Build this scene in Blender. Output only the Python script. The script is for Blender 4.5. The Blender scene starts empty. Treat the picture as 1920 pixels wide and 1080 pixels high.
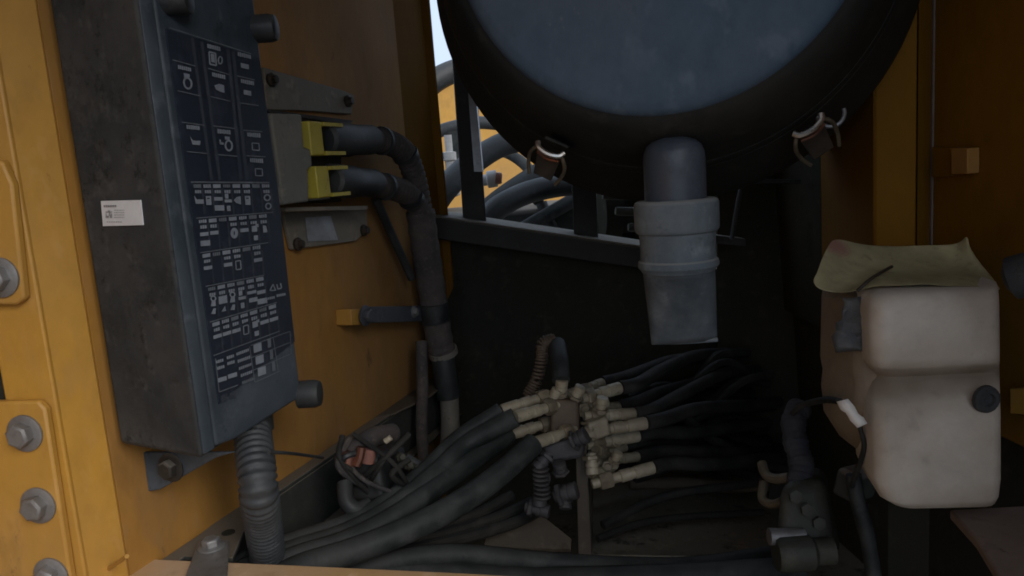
import bpy, bmesh, math, random
from mathutils import Vector, Matrix
random.seed(7)
V = Vector
scn = bpy.context.scene
COL = scn.collection

# ------------------------------------------------------------------ camera
FPX, CX, CY = 1400.0, 960.0, 540.0          # focal length in photo pixels (1920 wide)
DN = V((680, 9160, 1400)).normalized()      # world down in camera axes (x right, y down, z forward)
UPC = -DN
FWC = (V((0, 0, 1)) - DN * DN.z).normalized()
RTC = FWC.cross(UPC)
CAM = V((0, 0, 1.30))
def cw(v): return V((v.dot(RTC), v.dot(FWC), v.dot(UPC)))
cam_d = bpy.data.cameras.new('camera'); cam = bpy.data.objects.new('camera', cam_d); COL.objects.link(cam)
cam_d.sensor_width = 36.0; cam_d.lens = 36.0 * FPX / 1920.0
cam_d.clip_start = 0.02; cam_d.clip_end = 2000
r_, u_, b_ = cw(V((1, 0, 0))), cw(V((0, -1, 0))), cw(V((0, 0, -1)))
cam.matrix_world = Matrix(((r_.x, u_.x, b_.x, CAM.x), (r_.y, u_.y, b_.y, CAM.y), (r_.z, u_.z, b_.z, CAM.z), (0, 0, 0, 1)))
scn.camera = cam

# ------------------------------------------------------------------ sky, sun, exposure
SUN_EL, SUN_AZ = math.radians(30), math.radians(140)    # azimuth from +y towards +x
w = bpy.data.worlds.new('World'); scn.world = w; w.use_nodes = True
nt = w.node_tree; nt.nodes.clear()
sky = nt.nodes.new('ShaderNodeTexSky'); sky.sky_type = 'NISHITA'; sky.sun_disc = False
sky.sun_elevation = SUN_EL; sky.sun_rotation = SUN_AZ; sky.dust_density = 6.0; sky.air_density = 0.6
bg = nt.nodes.new('ShaderNodeBackground'); bg.inputs[1].default_value = 0.075
wo = nt.nodes.new('ShaderNodeOutputWorld')
veil = nt.nodes.new('ShaderNodeMix'); veil.data_type = 'RGBA'; veil.inputs[0].default_value = 0.8      # even overcast cloud over the sky
veil.inputs[7].default_value = (5.4, 6.5, 8.1, 1); nt.links.new(sky.outputs[0], veil.inputs[6]); nt.links.new(veil.outputs[2], bg.inputs[0]); nt.links.new(bg.outputs[0], wo.inputs[0])
sl = bpy.data.lights.new('sun', 'SUN'); sl.energy = 1.0; sl.angle = math.radians(35); sl.color = (1.0, 0.97, 0.93)
so = bpy.data.objects.new('sun', sl); COL.objects.link(so)
sdir = V((math.sin(SUN_AZ) * math.cos(SUN_EL), math.cos(SUN_AZ) * math.cos(SUN_EL), math.sin(SUN_EL)))
so.rotation_euler = (-sdir).to_track_quat('-Z', 'Y').to_euler(); so.location = (3, -4, 5)
vs = scn.view_settings; vs.view_transform = 'Standard'; vs.look = 'None'; vs.gamma = 1.0; vs.exposure = 1.05
scn.cycles.use_denoising = True; scn.cycles.filter_width = 1.8
scn.cycles.max_bounces = 8; scn.cycles.diffuse_bounces = 5

# ------------------------------------------------------------------ pixel geometry
def ray(px, py): return cw(V(((px - CX) / FPX, (py - CY) / FPX, 1.0)))
def P(px, py, d): return CAM + ray(px, py) * d
def hz(px, py, h):                                   # point at h below the camera
    r = ray(px, py); return CAM + r * (-h / r.z)
class Wall:                                          # vertical plane through two points, n faces the camera side
    def __init__(s, a, b):
        s.a = V((a.x, a.y, 0)); e = V((b.x - a.x, b.y - a.y, 0)); s.len = e.length; s.u = e.normalized()
        s.n = V((s.u.y, -s.u.x, 0))
        if (V((CAM.x, CAM.y, 0)) - s.a).dot(s.n) < 0: s.n = -s.n
    def hit(s, px, py, off=0.0):
        r = ray(px, py); o = s.a + s.n * off
        t = (o - CAM).dot(s.n) / r.dot(s.n); return CAM + r * t
    def uz(s, px, py, off=0.0):
        p = s.hit(px, py, off); return (p - s.a).dot(s.u), p.z
    def at(s, u, z, off=0.0):
        p = s.a + s.u * u + s.n * off; return V((p.x, p.y, z))
UP = V((0, 0, 1))

# ------------------------------------------------------------------ materials
def mat(name, col, dirt=None, amt=0.5, scale=6.0, rough=0.6, metal=0.0, bump=0.15, fine=60.0, spec=0.4, top=None, contrast=0.18, var=0.12, alpha=None, trans=0.0, rust=None, rust_at=0.66, speck=0.4, stretch=(1, 1, 1)):
    m = bpy.data.materials.new(name); m.use_nodes = True
    n = m.node_tree.nodes; L = m.node_tree.links; b = n['Principled BSDF']
    tc = n.new('ShaderNodeTexCoord'); mp = n.new('ShaderNodeMapping'); L.new(tc.outputs['Object'], mp.inputs[0])
    mp.inputs['Scale'].default_value = stretch
    def noise(sc, det=6, rg=0.6):
        t = n.new('ShaderNodeTexNoise'); t.inputs['Scale'].default_value = sc; t.inputs['Detail'].default_value = det
        t.inputs['Roughness'].default_value = rg; L.new(mp.outputs[0], t.inputs['Vector']); return t
    def mix(fac, a, bcol):
        x = n.new('ShaderNodeMix'); x.data_type = 'RGBA'
        if hasattr(fac, 'links'): L.new(fac, x.inputs[0])
        else: x.inputs[0].default_value = fac
        for s, i in ((a, 6), (bcol, 7)):
            if hasattr(s, 'links'): L.new(s, x.inputs[i])
            else: x.inputs[i].default_value = (*s, 1)
        return x.outputs[2]
    def ramp(src, lo, hi, v=1.0):
        r = n.new('ShaderNodeMapRange'); r.inputs['From Min'].default_value = lo; r.inputs['From Max'].default_value = hi
        r.inputs['To Max'].default_value = v; L.new(src, r.inputs['Value']); return r.outputs[0]
    n1 = noise(scale); n2 = noise(fine, 8, 0.7)
    base = mix(ramp(n2.outputs[0], 0.3, 0.7), [c * (1 - var) for c in col], [min(1, c * (1 + var)) for c in col])
    if dirt is not None:
        f = ramp(n1.outputs[0], 0.5 - contrast, 0.5 + contrast, amt); base = mix(f, base, dirt)
    if dirt is not None and speck:                      # dust specks and smudges
        n4 = noise(fine * 0.9, 3, 0.6); n5 = noise(scale * 2.3, 5, 0.7)
        base = mix(ramp(n4.outputs[0], 0.58, 0.70, speck), base, [min(0.8, d * 1.6) for d in dirt])
        base = mix(ramp(n5.outputs[0], 0.56, 0.64, speck), base, [d * 1.15 for d in dirt])
        n6 = noise(scale * 4.1, 4, 0.6); base = mix(ramp(n6.outputs[0], 0.60, 0.68, speck * 0.9), base, [c * 0.45 for c in col])
    if rust is not None:
        n3 = noise(scale * 5.0, 8, 0.75); base = mix(ramp(n3.outputs[0], rust_at - 0.06, rust_at + 0.03, 0.9), base, rust)
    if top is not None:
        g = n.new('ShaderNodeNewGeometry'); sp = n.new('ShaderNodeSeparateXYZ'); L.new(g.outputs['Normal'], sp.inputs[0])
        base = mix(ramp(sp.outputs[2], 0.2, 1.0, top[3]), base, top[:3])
    L.new(base, b.inputs['Base Color'])
    b.inputs['Metallic'].default_value = metal; b.inputs['Specular IOR Level'].default_value = spec
    L.new(ramp(n1.outputs[0], 0.3, 0.7, 1.0), (rr := n.new('ShaderNodeMapRange')).inputs['Value'])
    rr.inputs['To Min'].default_value = max(0.05, rough - 0.1); rr.inputs['To Max'].default_value = min(1, rough + 0.12)
    L.new(rr.outputs[0], b.inputs['Roughness'])
    if trans: b.inputs['Subsurface Weight'].default_value = trans; b.inputs['Subsurface Radius'].default_value = (0.02, 0.015, 0.01)
    if bump:
        bp = n.new('ShaderNodeBump'); bp.inputs['Strength'].default_value = bump; bp.inputs['Distance'].default_value = 0.002
        L.new(n2.outputs[0], bp.inputs['Height']); L.new(bp.outputs[0], b.inputs['Normal'])
    return m
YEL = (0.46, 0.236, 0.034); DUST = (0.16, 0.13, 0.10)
M = {
 'yellow': mat('yellow_paint', YEL, (0.32, 0.18, 0.06), 0.7, 5, 0.5, bump=0.12, rust=(0.12, 0.06, 0.03), rust_at=0.70, speck=0.28, stretch=(1, 1, .6)),
 'yellow_dusty': mat('dusty_yellow_paint', (0.36, 0.175, 0.035), (0.20, 0.115, 0.05), 0.85, 5, 0.7, bump=0.15, spec=0.25, stretch=(1, 1, .45), contrast=0.15, rust=(0.10, 0.055, 0.03), rust_at=0.69, speck=0.35),
 'yellow_sill': mat('worn_yellow_paint', (0.56, 0.33, 0.12), (0.50, 0.36, 0.25), 0.9, 6, 0.7, bump=0.2, rust=(0.16, 0.10, 0.07), rust_at=0.72),
 'brown_yellow': mat('shaded_grimy_yellow', (0.22, 0.102, 0.006), (0.125, 0.058, 0.006), 0.7, 4, 0.7, bump=0.15, rust=(0.06, 0.032, 0.01), rust_at=0.70, speck=0.25, spec=0.15, stretch=(1, 1, .5)),  # grimy yellow, base darkened to put the dim side's shade into it
 'box_side': mat('dusty_black_plastic', (0.027, 0.031, 0.034), (0.058, 0.057, 0.055), 0.9, 12, 0.8, bump=0.4, fine=70, var=0.3, contrast=0.13, rust=(0.016, 0.017, 0.016), rust_at=0.62, spec=0.25),
 'box_cover': mat('slate_plastic', (0.028, 0.040, 0.052), (0.074, 0.090, 0.108), 0.85, 9, 0.6, bump=0.25, contrast=0.14, var=0.25, fine=40, rust=(0.020, 0.028, 0.032), rust_at=0.66),
 'label': mat('navy_label_film', (0.016, 0.022, 0.034), (0.03, 0.036, 0.05), 0.6, 9, 0.42, bump=0.03),
 'label_cell': mat('faded_label_film', (0.032, 0.040, 0.055), (0.05, 0.056, 0.07), 0.7, 14, 0.5, bump=0.03),
 'print': mat('grey_label_print', (0.25, 0.28, 0.32), (0.12, 0.14, 0.17), 0.7, 40, 0.6, bump=0.0),
 'print_dim': mat('worn_label_print', (0.14, 0.16, 0.18), (0.08, 0.09, 0.11), 0.7, 40, 0.6, bump=0.0),
 'paper': mat('white_sticker_paper', (0.68, 0.70, 0.72), (0.55, 0.54, 0.54), 0.5, 20, 0.7, bump=0.02),
 'ink': mat('grey_sticker_ink', (0.24, 0.24, 0.25), None, bump=0.0),
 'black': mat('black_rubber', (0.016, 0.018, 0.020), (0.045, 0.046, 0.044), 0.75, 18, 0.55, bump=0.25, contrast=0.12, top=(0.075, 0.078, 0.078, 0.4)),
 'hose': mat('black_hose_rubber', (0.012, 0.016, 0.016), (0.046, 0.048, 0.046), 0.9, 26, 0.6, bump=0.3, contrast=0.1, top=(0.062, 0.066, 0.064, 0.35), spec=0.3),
 'dark_hose': mat('sooty_hose_rubber', (0.013, 0.014, 0.014), (0.042, 0.039, 0.033), 0.9, 30, 0.7, bump=0.3, spec=0.25),
 'conduit': mat('corrugated_black_plastic', (0.028, 0.033, 0.038), (0.066, 0.070, 0.072), 0.7, 15, 0.55, bump=0.25),
 'wrap': mat('dusty_loom_wrap', (0.040, 0.038, 0.038), (0.115, 0.092, 0.078), 0.85, 20, 0.9, bump=0.5, fine=160),
 'drum': mat('drum_black_steel', (0.014, 0.016, 0.016), (0.036, 0.034, 0.028), 0.8, 8, 0.72, bump=0.2, spec=0.25),
 'drum_face': mat('dusty_drum_lid', (0.058, 0.100, 0.150), (0.100, 0.132, 0.172), 0.9, 5, 0.6, bump=0.12, contrast=0.12, rust=(0.17, 0.20, 0.22), rust_at=0.70, fine=40, var=0.2, stretch=(1.1, 1, 0.8)),
 'valve': mat('dusty_grey_rubber', (0.105, 0.135, 0.158), (0.19, 0.215, 0.225), 0.85, 18, 0.75, bump=0.35, contrast=0.12, top=(0.36, 0.36, 0.33, 0.75), rust=(0.07, 0.085, 0.095), rust_at=0.66, fine=45, var=0.25),
 'pipe': mat('slate_steel_pipe', (0.055, 0.070, 0.092), (0.10, 0.115, 0.13), 0.6, 10, 0.42, bump=0.08),
 'steel': mat('dull_zinc', (0.36, 0.36, 0.36), (0.22, 0.21, 0.20), 0.6, 25, 0.45, 0.6, bump=0.1),
 'bolt': mat('dirty_bolt_steel', (0.26, 0.26, 0.26), (0.14, 0.125, 0.11), 0.7, 40, 0.5, 0.5, bump=0.25),
 'wire_steel': mat('bright_clip_steel', (0.62, 0.60, 0.55), (0.36, 0.26, 0.18), 0.7, 30, 0.3, 0.9, bump=0.05),
 'copper': mat('tarnished_copper', (0.34, 0.16, 0.11), (0.06, 0.035, 0.03), 0.6, 30, 0.32, 0.8, bump=0.05),
 'grey_alu': mat('dusty_grey_alloy', (0.155, 0.145, 0.12), (0.23, 0.20, 0.16), 0.7, 14, 0.7, 0.0, bump=0.3, rust=(0.07, 0.05, 0.04), rust_at=0.68),
 'ecu': mat('grey_green_alloy', (0.14, 0.145, 0.135), (0.20, 0.19, 0.165), 0.6, 12, 0.65, 0.0, bump=0.2),
 'lemon': mat('lemon_plastic', (0.46, 0.39, 0.05), (0.32, 0.26, 0.06), 0.6, 20, 0.5, bump=0.1),
 'strap': mat('slate_painted_steel', (0.05, 0.056, 0.068), (0.08, 0.08, 0.085), 0.6, 14, 0.5, bump=0.15),
 'rail': mat('grey_painted_rail', (0.020, 0.027, 0.025), (0.045, 0.043, 0.036), 0.6, 9, 0.7, bump=0.25, top=(0.17, 0.14, 0.105, 0.8)),
 'ledge': mat('dusty_pinkish_plate', (0.20, 0.150, 0.122), (0.13, 0.095, 0.075), 0.7, 14, 0.8, bump=0.4, rust=(0.07, 0.05, 0.04), rust_at=0.68),
 'plate_brown': mat('dirty_brown_plate', (0.075, 0.062, 0.046), (0.12, 0.095, 0.07), 0.7, 8, 0.75, bump=0.3, rust=(0.06, 0.035, 0.02), rust_at=0.66),
 'black_steel': mat('sooty_black_steel', (0.018, 0.018, 0.017), (0.035, 0.03, 0.024), 0.7, 6, 0.65, bump=0.2, top=(0.30, 0.27, 0.22, 0.7)),
 'void': mat('dull_black_panel', (0.024, 0.026, 0.020), (0.046, 0.040, 0.028), 0.8, 5, 0.85, bump=0.1, spec=0.1),
 'brass': mat('cream_painted_fitting', (0.48, 0.42, 0.30), (0.20, 0.165, 0.11), 0.9, 28, 0.5, 0.1, bump=0.3, contrast=0.2, rust=(0.09, 0.07, 0.045), rust_at=0.66),
 'brown_block': mat('dirty_brown_block', (0.13, 0.092, 0.060), (0.055, 0.042, 0.03), 0.7, 30, 0.7, bump=0.3),
 'dark_alu': mat('greasy_dark_fitting', (0.045, 0.044, 0.050), (0.085, 0.078, 0.072), 0.8, 30, 0.6, 0.1, bump=0.3),
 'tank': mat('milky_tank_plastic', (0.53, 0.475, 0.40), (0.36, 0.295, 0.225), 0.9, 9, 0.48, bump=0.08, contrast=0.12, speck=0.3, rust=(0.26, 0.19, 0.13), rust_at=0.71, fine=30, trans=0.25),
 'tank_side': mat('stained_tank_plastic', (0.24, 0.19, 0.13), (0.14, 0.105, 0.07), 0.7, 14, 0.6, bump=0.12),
 'rag': mat('yellowed_paper', (0.47, 0.41, 0.22), (0.29, 0.25, 0.135), 0.8, 22, 0.9, bump=0.6, contrast=0.12, fine=35, rust=(0.20, 0.16, 0.09), rust_at=0.66),
 'pink': mat('pink_stain', (0.30, 0.12, 0.10), (0.24, 0.12, 0.09), 0.6, 30, 0.9, bump=0.2),
 'scrap': mat('torn_white_tape', (0.75, 0.72, 0.66), (0.58, 0.52, 0.45), 0.6, 60, 0.8, bump=0.2),
 'foil': mat('dirty_blue_grey_tape', (0.035, 0.038, 0.042), (0.13, 0.13, 0.125), 0.8, 60, 0.5, bump=0.6, fine=140),
 'earth': mat('dry_earth', (0.16, 0.15, 0.14), (0.11, 0.10, 0.09), 0.7, 1.2, 0.95, bump=0.4, fine=14),
 'pale': mat('pale_dusty_casting', (0.46, 0.46, 0.45), (0.34, 0.32, 0.29), 0.6, 10, 0.6, bump=0.2),
 'rust_steel': mat('rust_red_tip', (0.26, 0.11, 0.08), (0.16, 0.08, 0.06), 0.6, 40, 0.7, bump=0.3),
 'pump_wrap': mat('blue_grey_loom_wrap', (0.030, 0.031, 0.038), (0.060, 0.058, 0.062), 0.8, 30, 0.85, bump=0.5),
 'rusty_black': mat('rusty_black_steel', (0.024, 0.020, 0.016), (0.050, 0.038, 0.028), 0.8, 60, 0.6, bump=0.3),
 'spout': mat('sooty_grey_rubber', (0.062, 0.078, 0.090), (0.135, 0.152, 0.162), 0.9, 22, 0.6, bump=0.3, contrast=0.12, fine=50, var=0.25),
 'dull_brass': mat('grimy_tan_nut', (0.30, 0.25, 0.17), (0.12, 0.095, 0.06), 0.9, 40, 0.5, 0.2, bump=0.3, contrast=0.15),
 'plate_dark': mat('oily_green_casting', (0.030, 0.034, 0.026), (0.060, 0.055, 0.040), 0.8, 18, 0.6, bump=0.5),
 'old_brass': mat('oily_old_brass', (0.20, 0.165, 0.11), (0.07, 0.058, 0.042), 0.85, 40, 0.5, 0.4, bump=0.3),
 'floor': mat('oily_floor_steel', (0.13, 0.132, 0.10), (0.22, 0.175, 0.125), 0.8, 7, 0.7, bump=0.35, rust=(0.03, 0.028, 0.022), rust_at=0.62),
}

# ------------------------------------------------------------------ object helpers
ORG = {}
def thing(name, label, cat, loc, group=None):
    o = bpy.data.objects.new(name, None); COL.objects.link(o); o.location = loc; o.empty_display_size = 0.02
    o['label'] = label; o['category'] = cat
    if group: o['group'] = group
    ORG[o.name] = V(loc); return o
def ob(name, bm, m, parent=None, smooth=True, bevel=0.0, seg=2, kind=None, ang=35, solid=0.0, sub=0):
    bmesh.ops.remove_doubles(bm, verts=bm.verts, dist=1e-6)
    bmesh.ops.recalc_face_normals(bm, faces=bm.faces)
    if parent is not None: org = ORG[parent.name]
    else:
        lo = V([min(v.co[i] for v in bm.verts) for i in range(3)]); hi = V([max(v.co[i] for v in bm.verts) for i in range(3)])
        org = V(((lo.x + hi.x) / 2, (lo.y + hi.y) / 2, lo.z))
    for v in bm.verts: v.co -= org
    me = bpy.data.meshes.new(name); bm.to_mesh(me); bm.free(); me.materials.append(M[m])
    o = bpy.data.objects.new(name, me); COL.objects.link(o); ORG[o.name] = org
    if parent is None: o.location = org
    else: o.parent = parent
    if smooth:
        for p in me.polygons: p.use_smooth = True
        if ang: me.set_sharp_from_angle(angle=math.radians(ang))
    if solid:
        s = o.modifiers.new('solid', 'SOLIDIFY'); s.thickness = solid; s.offset = 0
    if sub:
        s = o.modifiers.new('sub', 'SUBSURF'); s.levels = s.render_levels = sub
    if bevel:
        b = o.modifiers.new('bevel', 'BEVEL'); b.width = bevel; b.segments = seg; b.limit_method = 'ANGLE'; b.angle_limit = math.radians(40); b.harden_normals = False
    if kind: o['kind'] = kind
    return o
def tag(o, label, cat, group=None):
    o['label'] = label; o['category'] = cat
    if group: o['group'] = group
    return o
def B(): return bmesh.new()
def hexa(bm, p):                                       # 8 points: bottom ring 0-3, top ring 4-7
    v = [bm.verts.new(q) for q in p]
    for f in ((0, 1, 2, 3), (4, 5, 6, 7), (0, 1, 5, 4), (1, 2, 6, 5), (2, 3, 7, 6), (3, 0, 4, 7)): bm.faces.new([v[i] for i in f])
    return bm
def box(bm, c, x, y, z):                               # centre and three half vectors
    return hexa(bm, [c - x - y - z, c + x - y - z, c + x + y - z, c - x + y - z, c - x - y + z, c + x - y + z, c + x + y + z, c - x + y + z])
def prism(bm, pts, vec):
    a = [bm.verts.new(p) for p in pts]; b = [bm.verts.new(p + vec) for p in pts]; k = len(pts)
    bm.faces.new(a); bm.faces.new(b[::-1])
    for i in range(k): bm.faces.new((a[i], a[(i + 1) % k], b[(i + 1) % k], b[i]))
    return bm
def spline(pts, n=10):
    pts = [V(p) for p in pts]
    if len(pts) < 3: return [pts[0].lerp(pts[-1], i / n) for i in range(n + 1)]
    out = []
    e = [pts[0] * 2 - pts[1]] + pts + [pts[-1] * 2 - pts[-2]]
    for i in range(1, len(e) - 2):
        a, b, c, d = e[i - 1], e[i], e[i + 1], e[i + 2]
        for k in range(n):
            t = k / n
            out.append(0.5 * ((2 * b) + (c - a) * t + (2 * a - 5 * b + 4 * c - d) * t * t + (3 * b - a - 3 * c + d) * t ** 3))
    out.append(pts[-1]); return out
def tube(bm, pts, r, n=12, seg=10, rf=None, smooth=True, step=None):
    path = spline(pts, seg) if smooth else [V(p) for p in pts]
    if step:                                            # resample at even spacing
        out = [path[0]]; acc = 0
        for a, b in zip(path, path[1:]):
            L = (b - a).length; t = step - acc
            while t < L: out.append(a.lerp(b, t / L)); t += step
            acc = (acc + L) % step if True else 0
        path = out + [path[-1]]
    tg = [(path[min(i + 1, len(path) - 1)] - path[max(i - 1, 0)]).normalized() for i in range(len(path))]
    ref = V((0, 0, 1)) if abs(tg[0].z) < 0.9 else V((1, 0, 0))
    nrm = (ref - tg[0] * ref.dot(tg[0])).normalized()
    rings = []
    for i, p in enumerate(path):
        nrm = (nrm - tg[i] * nrm.dot(tg[i])).normalized(); bi = tg[i].cross(nrm)
        rr = rf(i, len(path)) * r if rf else r
        rings.append([bm.verts.new(p + (nrm * math.cos(2 * math.pi * k / n) + bi * math.sin(2 * math.pi * k / n)) * rr) for k in range(n)])
    for a, b in zip(rings, rings[1:]):
        for k in range(n): bm.faces.new((a[k], a[(k + 1) % n], b[(k + 1) % n], b[k]))
    bm.faces.new(rings[0][::-1]); bm.faces.new(rings[-1]); return bm
def frame(ax):
    ax = ax.normalized(); ref = UP if abs(ax.z) < 0.9 else V((1, 0, 0))
    x = (ref - ax * ref.dot(ax)).normalized(); return x, ax.cross(x)
def lathe(bm, o, ax, prof, n=32, cap=True):             # profile of (distance along axis, radius)
    ax = ax.normalized(); x, y = frame(ax); rings = []
    for t, r in prof:
        if r <= 1e-6: rings.append([bm.verts.new(o + ax * t)])
        else: rings.append([bm.verts.new(o + ax * t + (x * math.cos(2 * math.pi * k / n) + y * math.sin(2 * math.pi * k / n)) * r) for k in range(n)])
    for a, b in zip(rings, rings[1:]):
        for k in range(n):
            k2 = (k + 1) % n
            if len(a) == 1 and len(b) == 1: continue
            if len(a) == 1: bm.faces.new((a[0], b[k], b[k2]))
            elif len(b) == 1: bm.faces.new((a[k], b[0], a[k2]))
            else: bm.faces.new((a[k], a[k2], b[k2], b[k]))
    if cap:
        if len(rings[0]) > 1: bm.faces.new(rings[0][::-1])
        if len(rings[-1]) > 1: bm.faces.new(rings[-1])
    return bm
def cyl(bm, a, b, r, n=20, r2=None): return lathe(bm, a, b - a, [(0, r), ((b - a).length, r if r2 is None else r2)], n)
def bolt_parts(parent, o, ax, r, m='bolt', washer=True):
    ax = ax.normalized()
    if washer:
        bm = B(); lathe(bm, o, ax, [(0, r * 1.42), (r * 0.16, r * 1.42), (r * 0.26, r * 1.2), (r * 0.3, 0)], 28); wsh = ob('washer', bm, m, parent)
    bm = B(); h = r * 0.9; z0 = r * 0.22
    x, y = frame(ax); ph = random.random()
    for (t0, t1, ra, rb) in ((z0, h, r * 0.92, r * 0.92), (h, h * 1.18, r * 0.92, r * 0.72)):
        pass
    rings = []
    for t, rr in ((z0, 0.95), (h, 0.95), (h * 1.15, 0.74)):
        rings.append([bm.verts.new(o + ax * t + (x * math.cos(ph + k * math.pi / 3) + y * math.sin(ph + k * math.pi / 3)) * rr * r) for k in range(6)])
    for a, b in zip(rings, rings[1:]):
        for k in range(6): bm.faces.new((a[k], a[(k + 1) % 6], b[(k + 1) % 6], b[k]))
    bm.faces.new(rings[0][::-1]); bm.faces.new(rings[-1])
    return ob('bolt_head', bm, m, parent, bevel=r * 0.06)
def wallbox(bm, W, u0, u1, z0, z1, o0, o1):
    return hexa(bm, [W.at(u0, z0, o0), W.at(u1, z0, o0), W.at(u1, z0, o1), W.at(u0, z0, o1), W.at(u0, z1, o0), W.at(u1, z1, o0), W.at(u1, z1, o1), W.at(u0, z1, o1)])
def wallslab(bm, W, px, off, th):                       # polygon of photo pixels on the plane at off, th thick towards the wall
    return prism(bm, [W.hit(x, y, off) for x, y in px], -W.n * th)

# ================================================================== ground
bm = B(); G = 60
N = 40
gv = [[bm.verts.new((-G + 2 * G * i / N, -G + 2 * G * j / N, 0.03 * math.sin(i * 1.7) * math.cos(j * 2.1))) for j in range(N + 1)] for i in range(N + 1)]
for i in range(N):
    for j in range(N): bm.faces.new((gv[i][j], gv[i + 1][j], gv[i + 1][j + 1], gv[i][j + 1]))
ob('ground', bm, 'earth', kind='structure')

# ================================================================== left side wall
H0 = 0.28                                               # wall foot below the camera
ZF = CAM.z - H0; ZT = CAM.z + 0.46; ZB = CAM.z - 0.62
A0, B0 = hz(330, 1030, H0), hz(780, 730, H0)
WL = Wall(A0, B0)
u_c = WL.uz(239, 1040)[0]; u_bend = WL.uz(738, 20)[0]; u_end = WL.uz(815, 380)[0]
t = thing('side_panel', 'yellow inner side panel carrying the fuse box and grey controller', 'panel', WL.at(0.1, ZB))
bm = B(); wallbox(bm, WL, u_c, u_bend, ZB, ZT, -0.004, 0.0); ob('panel_sheet', bm, 'yellow_dusty', t)
bm = B()
pl = [WL.at(u_bend + 0.0005, 0, -0.004), WL.at(u_bend + 0.0005, 0, -0.001), WL.at(u_end - 0.006, 0, -0.001 + 0.010), WL.at(u_end, 0, 0.018), WL.at(u_end + 0.005, 0, 0.018), WL.at(u_end + 0.004, 0, 0.002)]
prism(bm, [V((p.x, p.y, ZB)) for p in pl], UP * (ZT - ZB)); ob('end_flange', bm, 'brown_yellow', t, bevel=0.001)
# front jamb: bright face, then the outer face that carries the hinge leaves
c2 = WL.at(u_c, 0, 0)
e1 = P(161, 1080, 0.535); e0 = P(12, 750, 0.52); e0 = V((e0.x, e0.y, 0)); e1 = V((e1.x, e1.y, 0))
WJ = Wall(e1, c2); WO = Wall(e0, e1)
t = thing('door_jamb', 'bright yellow folded door jamb at the left edge, bolted hinge leaves on it', 'jamb', V((e1.x, e1.y, ZB)))
bm = B(); wallbox(bm, WJ, 0.0, WJ.len - 0.0005, ZB, ZT, -0.004, 0); ob('inner_face', bm, 'yellow', t, bevel=0.0015)
bm = B(); wallbox(bm, WO, 0.0, WO.len + 0.001, ZB, ZT, -0.005, 0.0015); ob('outer_face', bm, 'yellow', t, bevel=0.0015)
bm = B(); tube(bm, [P(238, 1043, WJ.hit(238, 1043, 0.002).y * 0.995), P(196, 1072, 0.556)], 0.0016, 8, 6); ob('weld_bead', bm, 'yellow', t)
# hinge leaves
def hinge(px, bolts, label):
    pts = [WO.hit(x, y, 0.0085) for x, y in px]
    h = thing('hinge_leaf', label, 'hinge', sum(pts, V((0, 0, 0))) / len(pts), 'bolted hinge leaves on the left jamb')
    bm = B(); prism(bm, pts, -WO.n * 0.0068); ob('leaf_plate', bm, 'yellow', h, bevel=0.0018)
    for x, y, r in bolts:
        bolt_parts(h, WO.hit(x, y, 0.0087), WO.n, r)
hinge([(-60, 300), (2, 300), (22, 345), (45, 560), (30, 572), (-60, 572)], [(2, 520, 0.0095)], 'upper yellow hinge leaf, one grey bolt showing above the dark gap')
hinge([(-60, 755), (70, 752), (84, 768), (150, 1200), (-60, 1200)], [(48, 812, 0.0092), (73, 947, 0.0092), (97, 1078, 0.0092)], 'lower yellow hinge leaf with three grey bolts in a column')
# open door leaf outside the frame on the left (shades the compartment)
dz0, dz1 = ZB - 0.1, ZT
bm = B(); dA = e0 + V((-0.055, 0.03, 0)); dB = V((-0.55, -0.60, 0)); dn = V((0.012, -0.012, 0))
prism(bm, [V((p.x, p.y, dz0)) for p in (dA, dB, dB + dn, dA + dn)], UP * (dz1 - dz0))
tag(ob('service_door', bm, 'yellow_dusty', bevel=0.004), 'yellow service door swung open left of the hinge leaves', 'door')

bm = B(); wallbox(bm, WO, -0.10, 0.012, ZB, ZT, -0.016, -0.0065); tag(ob('gap_filler', bm, 'void'), 'added black seal strip showing in the gap between the hinge leaves', 'filler')  # black strip added behind the leaves to stand for the dark gap
# ================================================================== rail along the wall foot
t = thing('foot_rail', 'grey dusty angle rail running along the foot of the yellow side panel', 'rail', WL.at(0.0, ZF - 0.06))
uR0 = WL.uz(320, 1035)[0] - 0.02; uR1 = u_end - 0.02
RW = 0.016
bm = B(); wallbox(bm, WL, uR0, uR1, ZF - 0.004, ZF, 0.0005, RW); ob('top_flange', bm, 'rail', t, bevel=0.0008)
bm = B(); wallbox(bm, WL, uR0, uR1, ZF - 0.062, ZF - 0.0045, RW - 0.004, RW - 0.0002); ob('web', bm, 'rail', t, bevel=0.0008)
bm = B(); wallbox(bm, WL, uR0, uR1, ZF - 0.066, ZF - 0.0625, RW - 0.004, RW + 0.012); ob('bottom_lip', bm, 'rail', t, bevel=0.0008)
bm = B(); prism(bm, [hz(x, y, H0 - .0004) for x, y in ((322, 1042), (438, 952), (500, 906), (530, 905), (462, 985), (436, 1046))], UP * -.0035); ob('end_tab', bm, 'rail', t, bevel=.0006)
pb = hz(397, 1026, H0 - 0.0066)
bolt_parts(t, V((pb.x, pb.y, ZF + 0.0067)), UP, 0.0075, 'bolt')
bm = B(); ps = hz(428, 998, H0 - 0.001); lathe(bm, V((ps.x, ps.y, ZF + 0.0006)), UP, [(0, 0.0055), (0.0006, 0.0055), (0.0007, 0)], 16); ob('slot_hole', bm, 'void', t)
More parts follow.
